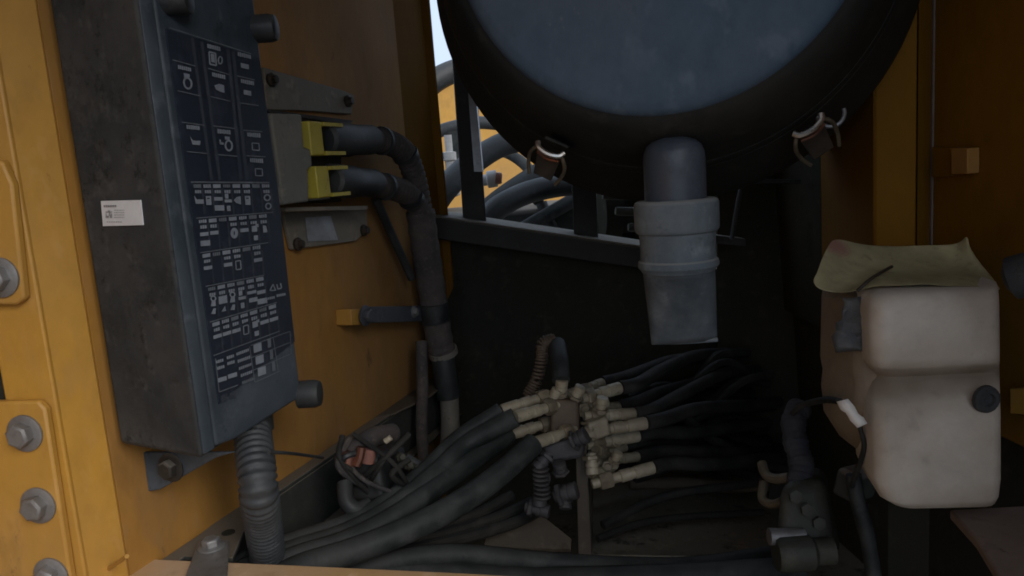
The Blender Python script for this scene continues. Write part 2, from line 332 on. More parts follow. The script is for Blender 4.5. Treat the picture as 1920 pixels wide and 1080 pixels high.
# galvanised strap from the bolt down over the sill
bm = B(); q = [hz(372, 1014, H0 - 0.0065), hz(430, 1012, H0 - 0.0065), hz(424, 1110, H0 - 0.0065), hz(335, 1110, H0 - 0.0065)]
prism(bm, q, UP * -0.003); tag(ob('flat_strap', bm, 'bolt', bevel=0.001), 'short galvanised flat strap bolted over the front sill', 'strap')

# ================================================================== front sill and right ledge
bm = B(); q = [hz(232, 1046, H0 - .003), hz(560, 1060, H0 - .003), hz(900, 1076, H0 - .003), hz(1400, 1105, H0 - .003), hz(1500, 1400, H0 - .003), hz(-100, 1400, H0 - .003), hz(150, 1090, H0 - .003)]
prism(bm, q, UP * -0.0025); tag(ob('front_sill', bm, 'yellow_sill', bevel=0.0008), 'scuffed yellow front sill along the bottom edge', 'sill')
HR = 0.283
bm = B(); q = [hz(1780, 955, HR), hz(1830, 1010, HR), hz(1885, 1100, HR), hz(1900, 1300, HR), hz(2200, 1300, HR), hz(2050, 940, HR)]
prism(bm, q, UP * -0.008); tag(ob('right_ledge', bm, 'ledge', bevel=0.002), 'brown dusty steel ledge under the white plastic tank', 'ledge')

# ================================================================== floor, roof
bm = B(); zf = CAM.z - 0.50
box(bm, V((0.05, 0.95, zf - 0.01)), V((0.55, 0, 0)), V((0, 0.50, 0)), V((0, 0, 0.01))); ob('floor', bm, 'floor', kind='structure')
bm = B(); box(bm, V((0.02, 0.60, ZT + 0.006)), V((0.70, 0, 0)), V((0, 0.70, 0)), V((0, 0, 0.005)))  # unseen hood, its overhang lengthened forward to cut the sky light inside
tag(ob('hood', bm, 'yellow_dusty', bevel=0.003), 'yellow engine hood roofing the compartment above the drum', 'hood')

# ================================================================== fuse box
fd = 0.257
def pd(px, py, d): p = P(px, py, d); return V((p.x, p.y, 0))
K1 = pd(225, 840, 0.545); K2 = pd(378, 848, 0.500); K3 = pd(404, 850, 0.513)
du = cw(V(((1320 - CX) / FPX, 0.0, 1.0))); du = V((du.x, du.y, 0)).normalized()
WB = Wall(K3, K3 + du)                                  # cover plane, carries the label
uK4 = WB.uz(568, 765)[0]; K4 = WB.at(uK4, 0)
WS = Wall(K1, K2)                                       # dusty side plane
zb = CAM.z - 0.174; zt = CAM.z + 0.275
t = thing('fuse_box', 'tall dark fuse box with printed navy diagram label on its cover', 'fuse box', V((K2.x, K2.y, zb)))
nB = WB.n; nS = WS.n
deep = -nB * 0.075
bm = B()
ring = [K1, K2, K2.lerp(K3, 0.62) - nB * 0.003, K4 - nB * 0.006 + du * 0.003, K4 + deep * 0.95, K1 + du * 0.01]
prism(bm, [V((p.x, p.y, zb)) for p in ring], UP * (zt - zb)); ob('housing', bm, 'box_side', t, bevel=0.005, seg=3)
# cover: slightly proud slab, sloping bottom end
bm = B()
def cov(px, py, off): return WB.hit(px, py, off)
cz = [(0.0, zb + 0.004), (uK4 * 0.2, zb + 0.001), (uK4, zb + 0.003), (uK4, zt - 0.002), (0.0, zt - 0.002)]
ou = [WB.at(u + (0.002 if i in (0, 4) else 0), z, 0.0) for i, (u, z) in enumerate(cz)]
prism(bm, ou, -nB * 0.0055); cover = ob('cover', bm, 'box_cover', t, bevel=0.0022, seg=3)
bm = B(); a = [V((p.x, p.y, zb + 0.003)) for p in (K2.lerp(K3, 0.12) + nS * 0.001, K2.lerp(K3, 0.45) + (nS + nB) * 0.0015, K3 + nB * 0.0006, K3 - nB * 0.0052)]
prism(bm, a, UP * (zt - zb - 0.006)); ob('cover_rim', bm, 'box_cover', t, bevel=0.0012)
# label
bm = B()
lab = [(311, 55), (488, 113), (556, 640), (410, 758)]
prism(bm, [WB.hit(x, y, 0.0012) for x, y in [(311, 54), (400, 82), (487, 112), (520, 345), (553, 640), (490, 690), (411, 757), (360, 400)]], -nB * 0.0009)
label = ob('diagram_label', bm, 'label', t)
def qd(bm, pts, off): bm.faces.new([bm.verts.new(WB.hit(x, y, off)) for x, y in pts])
def line(bm, a, b, wd=1.3, off=0.0019):
    dx, dy = b[0] - a[0], b[1] - a[1]; L = math.hypot(dx, dy); nx, ny = -dy / L * wd / 2, dx / L * wd / 2
    qd(bm, [(a[0] - nx, a[1] - ny), (b[0] - nx, b[1] - ny), (b[0] + nx, b[1] + ny), (a[0] + nx, a[1] + ny)], off)
def bar(bm, cx, cy, w_, h_, sl, off=0.0021, lean=0.07):  # parallelogram following the row slope
    w_ *= ICON; h_ *= ICON
    qd(bm, [(cx - w_ / 2 - lean * h_ / 2, cy - h_ / 2 - sl * w_ / 2), (cx + w_ / 2 - lean * h_ / 2, cy - h_ / 2 + sl * w_ / 2), (cx + w_ / 2 + lean * h_ / 2, cy + h_ / 2 + sl * w_ / 2), (cx - w_ / 2 + lean * h_ / 2, cy + h_ / 2 - sl * w_ / 2)], off)
def ringmark(bm, cx, cy, rx, ry, th, sl=0.0, n=14, off=0.0021):
    rx *= ICON; ry *= ICON
    o1 = [(cx + rx * math.cos(a), cy + ry * math.sin(a) + sl * rx * math.cos(a)) for a in [2 * math.pi * k / n for k in range(n)]]
    i1 = [(cx + (rx - th) * math.cos(a), cy + (ry - th) * math.sin(a) + sl * rx * math.cos(a)) for a in [2 * math.pi * k / n for k in range(n)]]
    for k in range(n): qd(bm, [o1[k], o1[(k + 1) % n], i1[(k + 1) % n], i1[k]], off)
def boxmark(bm, cx, cy, w_, h_, sl, th=1.6):
    c = [(cx - w_ / 2, cy - h_ / 2 - sl * w_ / 2), (cx + w_ / 2, cy - h_ / 2 + sl * w_ / 2), (cx + w_ / 2 + 0.07 * h_, cy + h_ / 2 + sl * w_ / 2), (cx - w_ / 2 + 0.07 * h_, cy + h_ / 2 - sl * w_ / 2)]
    for k in range(4): line(bm, c[k], c[(k + 1) % 4], th, 0.0021)
def text(bm, cx, cy, w_, h_, sl):                        # small illegible print: broken strokes
    k = max(2, int(w_ / 3.2)); cw_ = w_ / k
    for i in range(k):
        x = cx - w_ / 2 + (i + 0.5) * cw_; bar(bm, x, cy + sl * (x - cx), cw_ * 0.82, h_ * random.uniform(0.8, 1.0), sl)
ICON = 1.0
def slope(y): return (345 - y) / 900.0
cells, pr, dim = B(), B(), B()
# three relay columns: (x of cell centre at its y)
def relay_cell(x0, x1, ytop, ybot, sl, shade=True):
    line(dim, (x0, ytop), (x1, ytop + sl * (x1 - x0)), 1.6)
cl1 = [(323, 112, 366, 124), (333, 170, 376, 180), (341, 229, 384, 235), (350, 284, 388, 288)]
cl2 = [(390, 128, 430, 140), (395, 181, 432, 190), (400, 236, 440, 241), (409, 290, 445, 293)]
cl3 = [(444, 142, 478, 150), (450, 193, 485, 198), (456, 244, 492, 247), (462, 292, 498, 294)]
for cl in (cl1, cl2, cl3):
    for x0, y0, x1, y1 in cl: line(dim, (x0, y0), (x1, y1), 1.7)
line(dim, (318, 52), (471, 101), 1.5); line(dim, (358, 341), (505, 342), 1.8)
for (a, b) in (((360, 70), (397, 338)), ((378, 78), (412, 338)), ((427, 92), (452, 338)), ((437, 96), (463, 338))): line(cells, a, b, 6, 0.0016)
for (cx, cy, sl) in ((346, 128, .23), (401, 89, .25), (458, 104, .24), (410, 142, .22), (464, 154, .2), (362, 239, .1), (420, 247, .1), (476, 253, .08), (481, 301, .06)): text(pr, cx, cy, 25, 8.5, sl)
# key/engine symbols, bell, camera, horn, outlines
ringmark(pr, 352, 156, 9, 12, 3.6, .2); bar(pr, 350, 141, 11, 6, .2); bar(pr, 347, 145, 4, 8, .2)
boxmark(pr, 398, 110, 12, 23, .24, 2.6); bar(pr, 399, 109, 7, 16, .2); ringmark(pr, 413, 113, 5, 8, 2.6)
qd(pr, [(402, 160), (411, 157), (420, 160), (421, 174), (413, 172), (405, 168)], 0.0021)
bar(pr, 459, 124, 15, 9, .22); bar(pr, 464, 174, 14, 9, .2)
qd(pr, [(356, 254), (361, 263), (368, 264), (376, 264), (375, 272), (361, 271)], 0.0021)
ringmark(pr, 429, 273, 8, 11, 3.4, .1); bar(pr, 426, 259, 9, 6, .1); bar(pr, 416, 269, 7, 4, .1); bar(pr, 413, 266, 2.6, 9, .1)
boxmark(pr, 479, 275, 13, 13, .08); boxmark(pr, 485, 323, 13, 13, .03)
# six rows of fuses
rows = [((358, 342), (505, 343), 8, 8, 350), ((368, 409), (512, 398), 7, 8, 412), ((375, 474), (503, 455), 6, 7, 480), ((385, 537), (495, 516), 6, 8, 541), ((393, 604), (519, 567), 7, 8, 605)]
widths = [18.3, 18.8, 18.8, 18.0, 17.6]
icons = [['horn', 'box', 'bars', 'cup', 'bell', 'box', '', 'rings'], ['bars', 'bar', '', 'disc', 'bar', 'cam', 'bag'], ['bar', '', 'bar', 'obox', '', 'bar'], ['fig', 'flag', 'fig', 'cup', 'can', 'bars'], ['bar', 'bar', 'bar', 'obox', 'cam', 'bar', 'bar']]
for ri, (a, b, n, _, _) in enumerate(rows):
    line(dim, a, b, 1.7)
    sl = (b[1] - a[1]) / (b[0] - a[0]) - 0.01
    wd = widths[ri]
    for k in range(n):
        ICON = 1.0; x = a[0] + 12 + k * wd; y = a[1] + sl * (x - a[0]) + 7.0
        (text if (k + ri) % 2 else bar)(pr if (k + ri) % 3 else dim, x, y, wd * 0.78, 7.0, sl)
        ic = icons[ri][k]
        line(cells, (x + wd * .52, y + 5), (x + wd * .52 + 4, y + 52), 3.2, 0.0016)
        if not ic: continue
        text(pr, x + 1.5, y + 10.5, wd * 0.66, 6.6, sl)
        x += 3; y += 27; ICON = 1.12
        if ic == 'horn': qd(pr, [(x - 9, y - 10), (x - 4, y - 2), (x + 9, y - 2), (x + 9, y + 6), (x - 6, y + 6)], 0.0021)
        elif ic == 'box': bar(pr, x, y, 9, 15, sl); line(cells, (x - 3, y - 4), (x + 2, y - 4), 2.4, 0.0024)
        elif ic == 'obox': boxmark(pr, x, y, 9, 16, sl, 1.8)
        elif ic == 'bars': bar(pr, x, y - 3, 14, 6, sl); bar(pr, x + 2, y + 14, 16, 9, sl)
        elif ic == 'bar': bar(pr, x, y - 4, 14, 6, sl)
        elif ic == 'cup': bar(pr, x - 3, y - 8, 6, 8, sl); bar(pr, x, y + 1, 12, 5, sl); bar(pr, x + 1, y + 15, 6, 9, sl)
        elif ic == 'bell': qd(pr, [(x - 8, y), (x - 3, y - 6), (x + 5, y - 8), (x + 6, y + 8), (x - 3, y + 5)], 0.0021)
        elif ic == 'rings': ringmark(pr, x, y - 5, 6, 6, 2.6); ringmark(pr, x + 2, y + 11, 5.5, 6, 2.6)
        elif ic == 'disc': ringmark(pr, x, y, 6.5, 9, 6.0); 
        elif ic == 'cam': bar(pr, x, y - 5, 9, 10, sl); bar(pr, x + 5, y - 11, 5, 5, sl); bar(pr, x + 3, y + 12, 7, 8, sl)
        elif ic == 'bag': qd(pr, [(x - 3, y - 10), (x + 3, y - 9), (x + 6, y + 3), (x - 2, y + 4)], 0.0021)
        elif ic == 'fig': ringmark(pr, x, y - 9, 5, 5, 2.4); qd(pr, [(x - 3, y - 4), (x + 4, y - 5), (x + 5, y + 5), (x - 5, y + 6)], 0.0021); qd(pr, [(x, y + 10), (x + 5, y + 9), (x + 4, y + 20), (x - 4, y + 20)], 0.0021)
        elif ic == 'flag': bar(pr, x, y - 3, 14, 13, sl); qd(pr, [(x + 4, y + 8), (x + 6, y + 18), (x - 3, y + 20)], 0.0021)
        elif ic == 'can': bar(pr, x, y - 6, 15, 5, sl); bar(pr, x + 3, y + 8, 14, 7, sl)
ICON = 1.0
# warning triangle, cup outline and their caption
for a, b in (((512, 533), (506, 545)), ((512, 533), (517, 545)), ((506, 545), (517, 544)), ((519, 533), (521, 542)), ((521, 542), (528, 540)), ((528, 540), (526, 531))): line(pr, a, b, 2.2, 0.0021)
text(pr, 507, 559, 17, 5, -.2); text(pr, 527, 553, 17, 5, -.2)
# bottom tables
line(dim, (400, 667), (524, 621), 1.5); line(dim, (411, 735), (446, 722), 1.7); line(dim, (404, 672), (411, 735), 1.4)
for a, b in (((470, 648), (544, 621)), ((470, 671), (544, 642)), ((473, 695), (544, 664)), ((478, 717), (526, 695)), ((468, 650), (478, 717)), ((512, 632), (522, 698)), ((544, 621), (546, 664))): line(dim, a, b, 1.3)
for r in range(5): text(pr if r < 4 else dim, 455 + r * 2.4, 660 + r * 13.5, 24 - 2 * (r > 2), 6, -.37)
for x, y in ((412, 677), (414, 689), (432, 669), (433, 680)): text(pr, x, y, 14, 6, -.3)
bar(pr, 417, 711, 16, 8, -.3); bar(pr, 436, 704, 17, 8, -.3)
for k in range(3): bar(pr, 483 + 4 * k, 652 + 22 * k, 15, 15, -.35); bar(dim, 505 + 4 * k, 643 + 22 * k, 6, 17, -.35)
for k in range(2): bar(cells, 420 + 17 * k, 746 - 6 * k, 12, 12, -.35, 0.0016)
ob('faded_cells', cells, 'label_cell', label, smooth=False, kind='stuff'); ob('label_print', pr, 'print', label, smooth=False, kind='stuff'); ob('label_lines', dim, 'print_dim', label, smooth=False, kind='stuff')
# cover knobs
for x, y, r in ((560, 740, 0.0115), (474, 55, 0.0105), (303, 4, 0.009)):
    bm = B(); o = WB.hit(x, y, -0.004)
    lathe(bm, o, nB + du * 0.25, [(0, r), (0.014, r * 1.02), (0.018, r * 0.9), (0.019, r * 0.6), (0.019, 0)], 22); ob('cover_knob', bm, 'black', t)
# bottom gland
bm = B(); pg = WB.hit(478, 838, -0.022); zg = zb
lathe(bm, V((pg.x, pg.y, zg - 0.012)), UP, [(0, 0.0165), (0.012, 0.0165), (0.013, 0.015)], 24); ob('cable_gland', bm, 'black', t)
# sticker
bm = B(); prism(bm, [WS.hit(x, y, 0.0011) for x, y in ((189, 377), (263, 375), (268, 422), (193, 424))], -nS * 0.0008); stk = ob('paper_sticker', bm, 'paper', t)
bm = B()
def sq(x0, y0, x1, y1): bm.faces.new([bm.verts.new(WS.hit(x, y, 0.0016)) for x, y in ((x0, y0), (x1, y0), (x1 + (y1 - y0) * .08, y1), (x0 + (y1 - y0) * .08, y1))])
for i in range(6): sq(194 + i * 4.1, 384.5, 197.4 + i * 4.1, 388)
for j in range(7):
    for i in range(6):
        if random.random() < .62: sq(198 + i * 2, 394.5 + j * 2, 199.9 + i * 2, 396.4 + j * 2)
for j in range(4):
    x = 214
    while x < 232:
        wd = random.uniform(1.5, 4); sq(x, 393.5 + j * 4.5, min(x + wd, 233), 394.6 + j * 4.5); x += wd + 1
for i in range(7): sq(200 + i * 4.2, 415.5, 203 + i * 4.2, 416.8)
ob('sticker_print', bm, 'ink', stk, smooth=False, kind='stuff')
# mounting bracket below the box
t = thing('box_bracket', 'dark triangular mounting bracket under the fuse box', 'bracket', P(320, 880, 0.57))
bm = B(); WK = Wall(P(272, 860, 0.575), P(430, 850, 0.545))
wallslab(bm, WK, [(268, 848), (440, 848), (405, 858), (300, 918), (278, 922)], 0.0, 0.003); ob('gusset', bm, 'box_cover', t, bevel=0.0008)
bm = B(); wallslab(bm, WK, [(256, 848), (267, 848), (277, 922), (264, 922)], 0.0, 0.02); ob('yellow_tab', bm, 'yellow', t)
bolt_parts(t, WK.hit(322, 876, 0.0002), WK.n, 0.008, 'black_steel')

# corrugated conduit from the box down behind the sill
def corr(i, n): return (1.0, 1.0, .95, .88, .88, .95)[i % 6]
bm = B()
tube(bm, [V((pg.x, pg.y, zg - 0.004)), P(484, 910, 0.55), P(493, 980, 0.585), P(503, 1060, 0.63), P(508, 1180, 0.66)], 0.0145, 22, 12, rf=corr, step=0.00095)
tag(ob('corrugated_conduit', bm, 'conduit', ang=0), 'ribbed dark conduit hanging from the bottom of the fuse box', 'conduit')
bm = B(); tube(bm, [P(505, 848, 0.53), P(545, 850, 0.56), P(605, 858, 0.66)], 0.0013, 8); tag(ob('cable_tie_tail', bm, 'black'), 'thin black cable tie tail sticking out of the ribbed conduit', 'cable tie')

# ================================================================== controller on the side wall
t = thing('controller', 'grey dusty controller on the yellow panel, two yellow connector sockets on it', 'controller', WL.hit(600, 300))
bm = B(); wallslab(bm, WL, [(495, 126), (640, 168), (664, 178), (660, 214), (560, 207), (500, 206)], 0.006, 0.005); tp = ob('upper_bracket', bm, 'grey_alu', t, bevel=0.001)
bm = B(); wallslab(bm, WL, [(530, 392), (688, 388), (690, 430), (668, 452), (548, 468)], 0.006, 0.005); lp = ob('lower_bracket', bm, 'grey_alu', t, bevel=0.001)
bm = B(); wallslab(bm, WL, [(572, 408), (620, 405), (634, 450), (578, 453)], 0.0075, 0.001); ob('foil_plate', bm, 'steel', lp)
bm = B(); wallslab(bm, WL, [(508, 212), (566, 214), (570, 275), (584, 280), (586, 312), (578, 318), (580, 378), (532, 384)], 0.046, 0.038); ob('housing', bm, 'ecu', t, bevel=0.002)
bm = B(); wallslab(bm, WL, [(500, 205), (662, 226), (655, 234), (505, 211)], 0.030, 0.023); ob('upper_fold', bm, 'black_steel', t)
bm = B(); wallslab(bm, WL, [(535, 389), (690, 386), (688, 393), (536, 396)], 0.034, 0.027); ob('lower_fold', bm, 'grey_alu', t)
bm = B(); wallslab(bm, WL, [(560, 216), (640, 228), (640, 378), (570, 380)], 0.028, 0.021); ob('connector_bay', bm, 'void', t)
for sx, sy in ((650, 190), (506, 150), (680, 432), (556, 458)):
    bm = B(); o = WL.hit(sx, sy, 0.006); lathe(bm, o, WL.n, [(0, 0.0065), (0.003, 0.007), (0.0045, 0.0045), (0.008, 0.004), (0.0085, 0)], 9); ob('rubber_mount', bm, 'rusty_black', t)
def socket(x0, x1, y0, y1):
    bm = B(); u0, z1 = WL.uz(x0, y0, 0.05); u1 = WL.uz(x1, y0, 0.05)[0]; z0 = WL.uz(x0, y1, 0.05)[1]
    ul = WL.uz(x0 + 24, y0, 0.05)[0]
    wallbox(bm, WL, u0, ul, z0, z1, 0.016, 0.048); s = ob('connector_socket', bm, 'lemon', t, bevel=0.0015)
    bm = B(); wallbox(bm, WL, ul + .0002, u1, z1 - 0.004, z1 - 0.0004, 0.014, 0.050); ob('upper_lip', bm, 'lemon', s)
    bm = B(); wallbox(bm, WL, ul + .0002, u1, z0 + 0.0004, z0 + 0.004, 0.014, 0.050); ob('lower_lip', bm, 'lemon', s)
socket(582, 642, 226, 291); socket(595, 652, 311, 372)
bm = B()
for i in range(4): wallbox(bm, WL, WL.uz(568, 330, 0.03)[0], WL.uz(593, 330, 0.03)[0], WL.uz(580, 327 + i * 14, .03)[1] - 0.0035, WL.uz(580, 327 + i * 14, .03)[1], 0.029, 0.043)
ob('pin_ribs', bm, 'ecu', t, kind='stuff')

# plugs and loom
def loomr(i, n): return (1.0, 0.97, 0.86)[i % 3]
t = thing('wiring_loom', 'thick dusty black wiring loom plugged into the controller and hanging down', 'wiring loom', WL.hit(800, 600, 0.03))
def plug(x0, y0, x1, y1, r):
    bm = B(); a, b = WL.hit(x0, y0, 0.036), WL.hit(x1, y1, 0.036)
    L = (b - a).length
    lathe(bm, a, b - a, [(0, r * .8), (0.003, r), (L * .45, r * 1.02), (L * .5, r * .93), (L * .9, r * .95), (L * .93, r * .78), (L, r * .78)], 24); return ob('plug', bm, 'black', t)
plug(604, 262, 702, 262, 0.0175); plug(616, 338, 706, 344, 0.0172)
bm = B(); tube(bm, [WL.hit(690, 262, .036), WL.hit(725, 266, .036), WL.hit(757, 285, .036), WL.hit(775, 325, .035), WL.hit(788, 385, .034), WL.hit(796, 450, .034)], 0.0152, 18, 10, rf=loomr, step=0.0028); ob('upper_branch', bm, 'wrap', t, ang=0)
bm = B(); tube(bm, [WL.hit(695, 344, .034), WL.hit(735, 352, .034), WL.hit(768, 368, .034), WL.hit(790, 400, .036), WL.hit(800, 450, .036)], 0.0150, 18, 10, rf=loomr, step=0.0028); ob('lower_branch', bm, 'wrap', t, ang=0)
bm = B(); tube(bm, [WL.hit(788, 395, .034), WL.hit(798, 470, .034), WL.hit(812, 560, .035), WL.hit(824, 640, .036), WL.hit(830, 664, .037)], 0.0185, 20, 12, rf=lambda i, n: 1 + 0.035 * math.sin(i * 1.3)); ob('trunk', bm, 'wrap', t, ang=0)
for px, py in ((757, 285), (802, 500), (830, 655)):
    pass
bm = B(); a, b = WL.hit(829, 655, .037), WL.hit(831, 664, .037); cyl(bm, a, b, 0.0205, 22); ob('clamp_ring', bm, 'grey_alu', t)
bm = B(); tube(bm, [WL.hit(829, 662, .037), WL.hit(835, 700, .04), WL.hit(842, 745, .042)], 0.0165, 16); ob('lower_trunk', bm, 'black', t)
bm = B(); tube(bm, [WL.hit(842, 740, .042), WL.hit(844, 790, .044), WL.hit(842, 840, .05), WL.hit(836, 900, .06)], 0.0130, 16, 8); ob('grey_sleeve', bm, 'grey_alu', t)
bm = B(); tube(bm, [WL.hit(790, 640, .03), WL.hit(792, 720, .035), WL.hit(790, 800, .04), WL.hit(796, 880, .05)], 0.0075, 12, 8); ob('thin_branch', bm, 'wrap', t)
for px, py, rr in ((716, 264, .0162), (722, 350, .0158), (760, 290, .0162), (771, 373, .016)):
    bm = B(); a = WL.hit(px, py, .0355); dr = (WL.u if px < 740 else (WL.u - UP * 1.2)).normalized()
    lathe(bm, a - dr * .0025, dr, [(0, rr * .9), (0, rr * 1.02), (.005, rr * 1.02), (.005, rr * .9)], 18); ob('tape_band', bm, 'black', t)
bm = B(); tube(bm, [WL.hit(704, 372, .02), WL.hit(730, 430, .018), WL.hit(772, 522, .02)], 0.0055, 10); tag(ob('thin_cable', bm, 'black'), 'thin black cable slanting down behind the loom across the panel', 'cable')

# loom strap on welded stub
t = thing('loom_strap', 'slate steel strap from a welded yellow stub to the wiring loom', 'bracket', WL.hit(720, 590))
bm = B(); wallslab(bm, WL, [(658, 580), (676, 579), (677, 609), (660, 610)], 0.02, 0.02); ob('welded_stub', bm, 'yellow', t, bevel=0.001)
bm = B(); wallslab(bm, WL, [(684, 575), (800, 573), (802, 602), (686, 606)], 0.024, 0.003); ob('strap_bar', bm, 'strap', t, bevel=0.0008)
bolt_parts(t, WL.hit(684, 592, .0242), WL.n, 0.0085, 'strap')
bolt_parts(t, WL.hit(776, 585, .0242), WL.n, 0.0055, 'bolt')
bm = B(); a, b = WL.hit(811, 568, .035), WL.hit(816, 602, .035); cyl(bm, a, b, 0.0198, 20); ob('clip_band', bm, 'black', t)

# folded bracket at the end of the rail
bm = B(); prism(bm, [hz(x, y, H0 - .0008) for x, y in ((702, 783), (760, 742), (822, 697), (866, 694), (806, 742), (738, 775))], UP * -.003)
tag(ob('folded_bracket', bm, 'plate_brown', bevel=0.001), 'dusty folded bracket plate at the far end of the foot rail', 'bracket')

# ================================================================== rear bulkhead
BD = 1.10
t = thing('bulkhead', 'black rear bulkhead plate below a sloping dusty beam with two posts', 'bulkhead', P(1100, 700, BD))
def bslab(px, d, th):
    bm = B(); prism(bm, [P(x, y, d) for x, y in px], V((0, th, 0))); return bm
ob('plate', bslab([(800, 430), (1210, 495), (1560, 520), (1560, 1000), (800, 1000)], BD, 0.006), 'void', t)
bm = B(); beam = [P(800, 404, BD - .04), P(1230, 468, BD - .04), P(1230, 508, BD - .04), P(800, 446, BD - .04)]
prism(bm, beam, V((0.004, 0.045, 0.002))); ob('beam', bm, 'black_steel', t, bevel=0.002)
bm = B(); hexa(bm, [P(800, 404, BD - .042), P(1230, 467, BD - .042), P(1230, 461, BD + .03), P(800, 398, BD + .03), P(800, 401.5, BD - .042), P(1230, 464.5, BD - .042), P(1230, 454, BD + .03), P(800, 391, BD + .03)]); ob('beam_ledge', bm, 'grey_alu', t)
bm = B(); hexa(bm, [P(868, 411, BD - .02), P(912, 418, BD - .02), P(910, 414, BD + .02), P(870, 408, BD + .02), P(846, 90, BD - .02), P(886, 90, BD - .02), P(890, 90, BD + .02), P(850, 90, BD + .02)]); ob('post', bm, 'black_steel', t, bevel=0.002)
bm = B(); hexa(bm, [P(889, 322, BD - .026), P(905, 322, BD - .026), P(907, 322, BD - .0205), P(893, 322, BD - .0205), P(876, 150, BD - .026), P(889, 150, BD - .026), P(891, 150, BD - .0205), P(880, 150, BD - .0205)]); ob('post_edging', bm, 'steel', t)
bm = B(); hexa(bm, [P(1076, 440, BD - .02), P(1122, 448, BD - .02), P(1120, 444, BD + .02), P(1078, 437, BD + .02), P(1066, 200, BD - .02), P(1112, 200, BD - .02), P(1110, 200, BD + .02), P(1070, 200, BD + .02)]); ob('post', bm, 'black_steel', t, bevel=0.002)
# black sheet added for the dark void right of the opening
t = thing('corner_sheet', 'added black sheet for the dark void in the back right corner behind the dust valve', 'panel', P(1450, 600, BD))
ob('sheet', bslab([(1345, -300), (1800, -300), (1800, 1000), (1345, 1000)], BD - 0.03, 0.004), 'void', t)
bm = B(); tube(bm, [P(1372, 448, .95), P(1388, 360, .95), P(1402, 342, .95), P(1500, 340, .95)], 0.003, 8); ob('edge_wire', bm, 'black', t)
bm = B(); prism(bm, [P(1374, 318, .97), P(1396, 318, .97), P(1398, 352, .97), P(1376, 352, .97)], V((0, .01, 0))); ob('tab', bm, 'rail', t)
bm = B(); prism(bm, [P(1340, 441, 1.0), P(1398, 448, 1.0), P(1398, 462, 1.0), P(1340, 456, 1.0)], V((0, .03, 0))); ob('shelf', bm, 'black_steel', t)
# dark engine shapes between posts and valve
t = thing('dark_pump', 'oily black pump housing half hidden behind the dust valve', 'pump', P(1160, 400, 1.2))
bm = B(); lathe(bm, P(1125, 395, 1.28), V((1, .1, 0)), [(0, .05), (.03, .05), (.032, .042), (.06, .042), (.062, .055), (.09, .055), (.1, .04), (.2, .04)], 24); ob('pump_body', bm, 'void', t)
for k in range(3):
    bm = B(); lathe(bm, P(1130 + k * 24, 366 + k * 30, 1.19), V((1, .1, -.1)), [(0, .006), (.006, .007), (.05, .007), (.052, .004)], 10); ob('port', bm, 'plate_dark', t)

bm = B(); hexa(bm, [P(1118, 475, 1.30), P(1345, 500, 1.30), P(1345, 500, 1.5), P(1118, 475, 1.5), P(1118, 330, 1.30), P(1345, 330, 1.30), P(1345, 330, 1.5), P(1118, 330, 1.5)]); ob('pump_back', bm, 'void', t, bevel=.01)
# ================================================================== air cleaner drum
AX = ray(1314, 300)                                     # axis: unit camera depth per unit
C0 = P(1225, -195, 0.55); AL = AX.length
def cd(d): return (d - 0.55) * AL
t = thing('air_cleaner', 'large round black air cleaner drum with a dusty slate blue lid', 'air cleaner', C0 + AX * 0.2)
bm = B(); lathe(bm, C0, AX, [(cd(.546), 0), (cd(.546), .05), (cd(.5455), .10), (cd(.546), .146), (cd(.5475), .1535), (cd(.551), .1582), (cd(.553), .1585), (cd(.553), .145)], 96, cap=False); ob('lid', bm, 'drum_face', t, ang=60)
bm = B(); lathe(bm, C0, AX, [(cd(.552), .12), (cd(.552), .1615), (cd(.556), .1675), (cd(.565), .176), (cd(.60), .189), (cd(.628), .198)], 96, cap=False); ob('cover_skirt', bm, 'drum', t)
bm = B(); lathe(bm, C0, AX, [(cd(.6285), .19), (cd(.6285), .1985), (cd(.634), .2015), (cd(.639), .2025), (cd(.642), .2022)], 96, cap=False); ob('clamp_bead', bm, 'drum', t)
bm = B(); lathe(bm, C0, AX, [(cd(.643), .19), (cd(.645), .2035), (cd(.68), .219), (cd(.71), .231), (cd(.725), .2345), (cd(.90), .2345), (cd(.905), .228), (cd(.905), 0)], 96, cap=False); ob('drum_body', bm, 'drum', t)
AXn = AX.normalized()
def radial(px, py, d):
    c = C0 + AX * (d - .55); p = P(px, py, d); return (p - c).normalized(), c
def clip(px, py, d, r, k=1.0):
    rd, c = radial(px, py, d); tg = AXn.cross(rd).normalized(); o = c + rd * r
    if (P(px + 40, py, d) - P(px, py, d)).dot(tg) < 0: tg = -tg
    q = lambda a, b_, c_: o + AXn * a * k + rd * b_ * k + tg * c_ * k
    bm = B(); box(bm, q(.012, .001, 0), tg * .011 * k, AXn * .016 * k, rd * .0015); base = ob('catch_plate', bm, 'drum', t, bevel=.001)
    for sg in (-1, 1):
        bm = B(); tube(bm, [q(-.013, .009, sg * .0105), q(-.010, .014, sg * .0145), q(-.002, .020, sg * .0165), q(.006, .028, sg * .0155), q(.012, .036, sg * .0125)], .0017 * k, 8); ob('bail_leg', bm, 'old_brass', base)
    bm = B(); tube(bm, [q(-.016, .006, -.012), q(-.017, .010, -.009), q(-.017, .012, 0), q(-.017, .010, .009), q(-.016, .006, .012)], .0024 * k, 8); ob('crossbar', bm, 'wire_steel', base)
    bm = B(); tube(bm, [q(-.011, .014, -.010), q(-.011, .016, 0), q(-.011, .014, .010)], .0016 * k, 8); ob('inner_bar', bm, 'copper', base)
    bm = B(); prism(bm, [q(-.008, .014, -.0105), q(-.008, .014, .0105), q(.008, .034, .0085), q(.008, .034, -.0085)], AXn * .002); ob('catch_lever', bm, 'rusty_black', base, bevel=.0006)
clip(1044, 268, .635, .1985); clip(1483, 200, .635, .1985, 1.1)
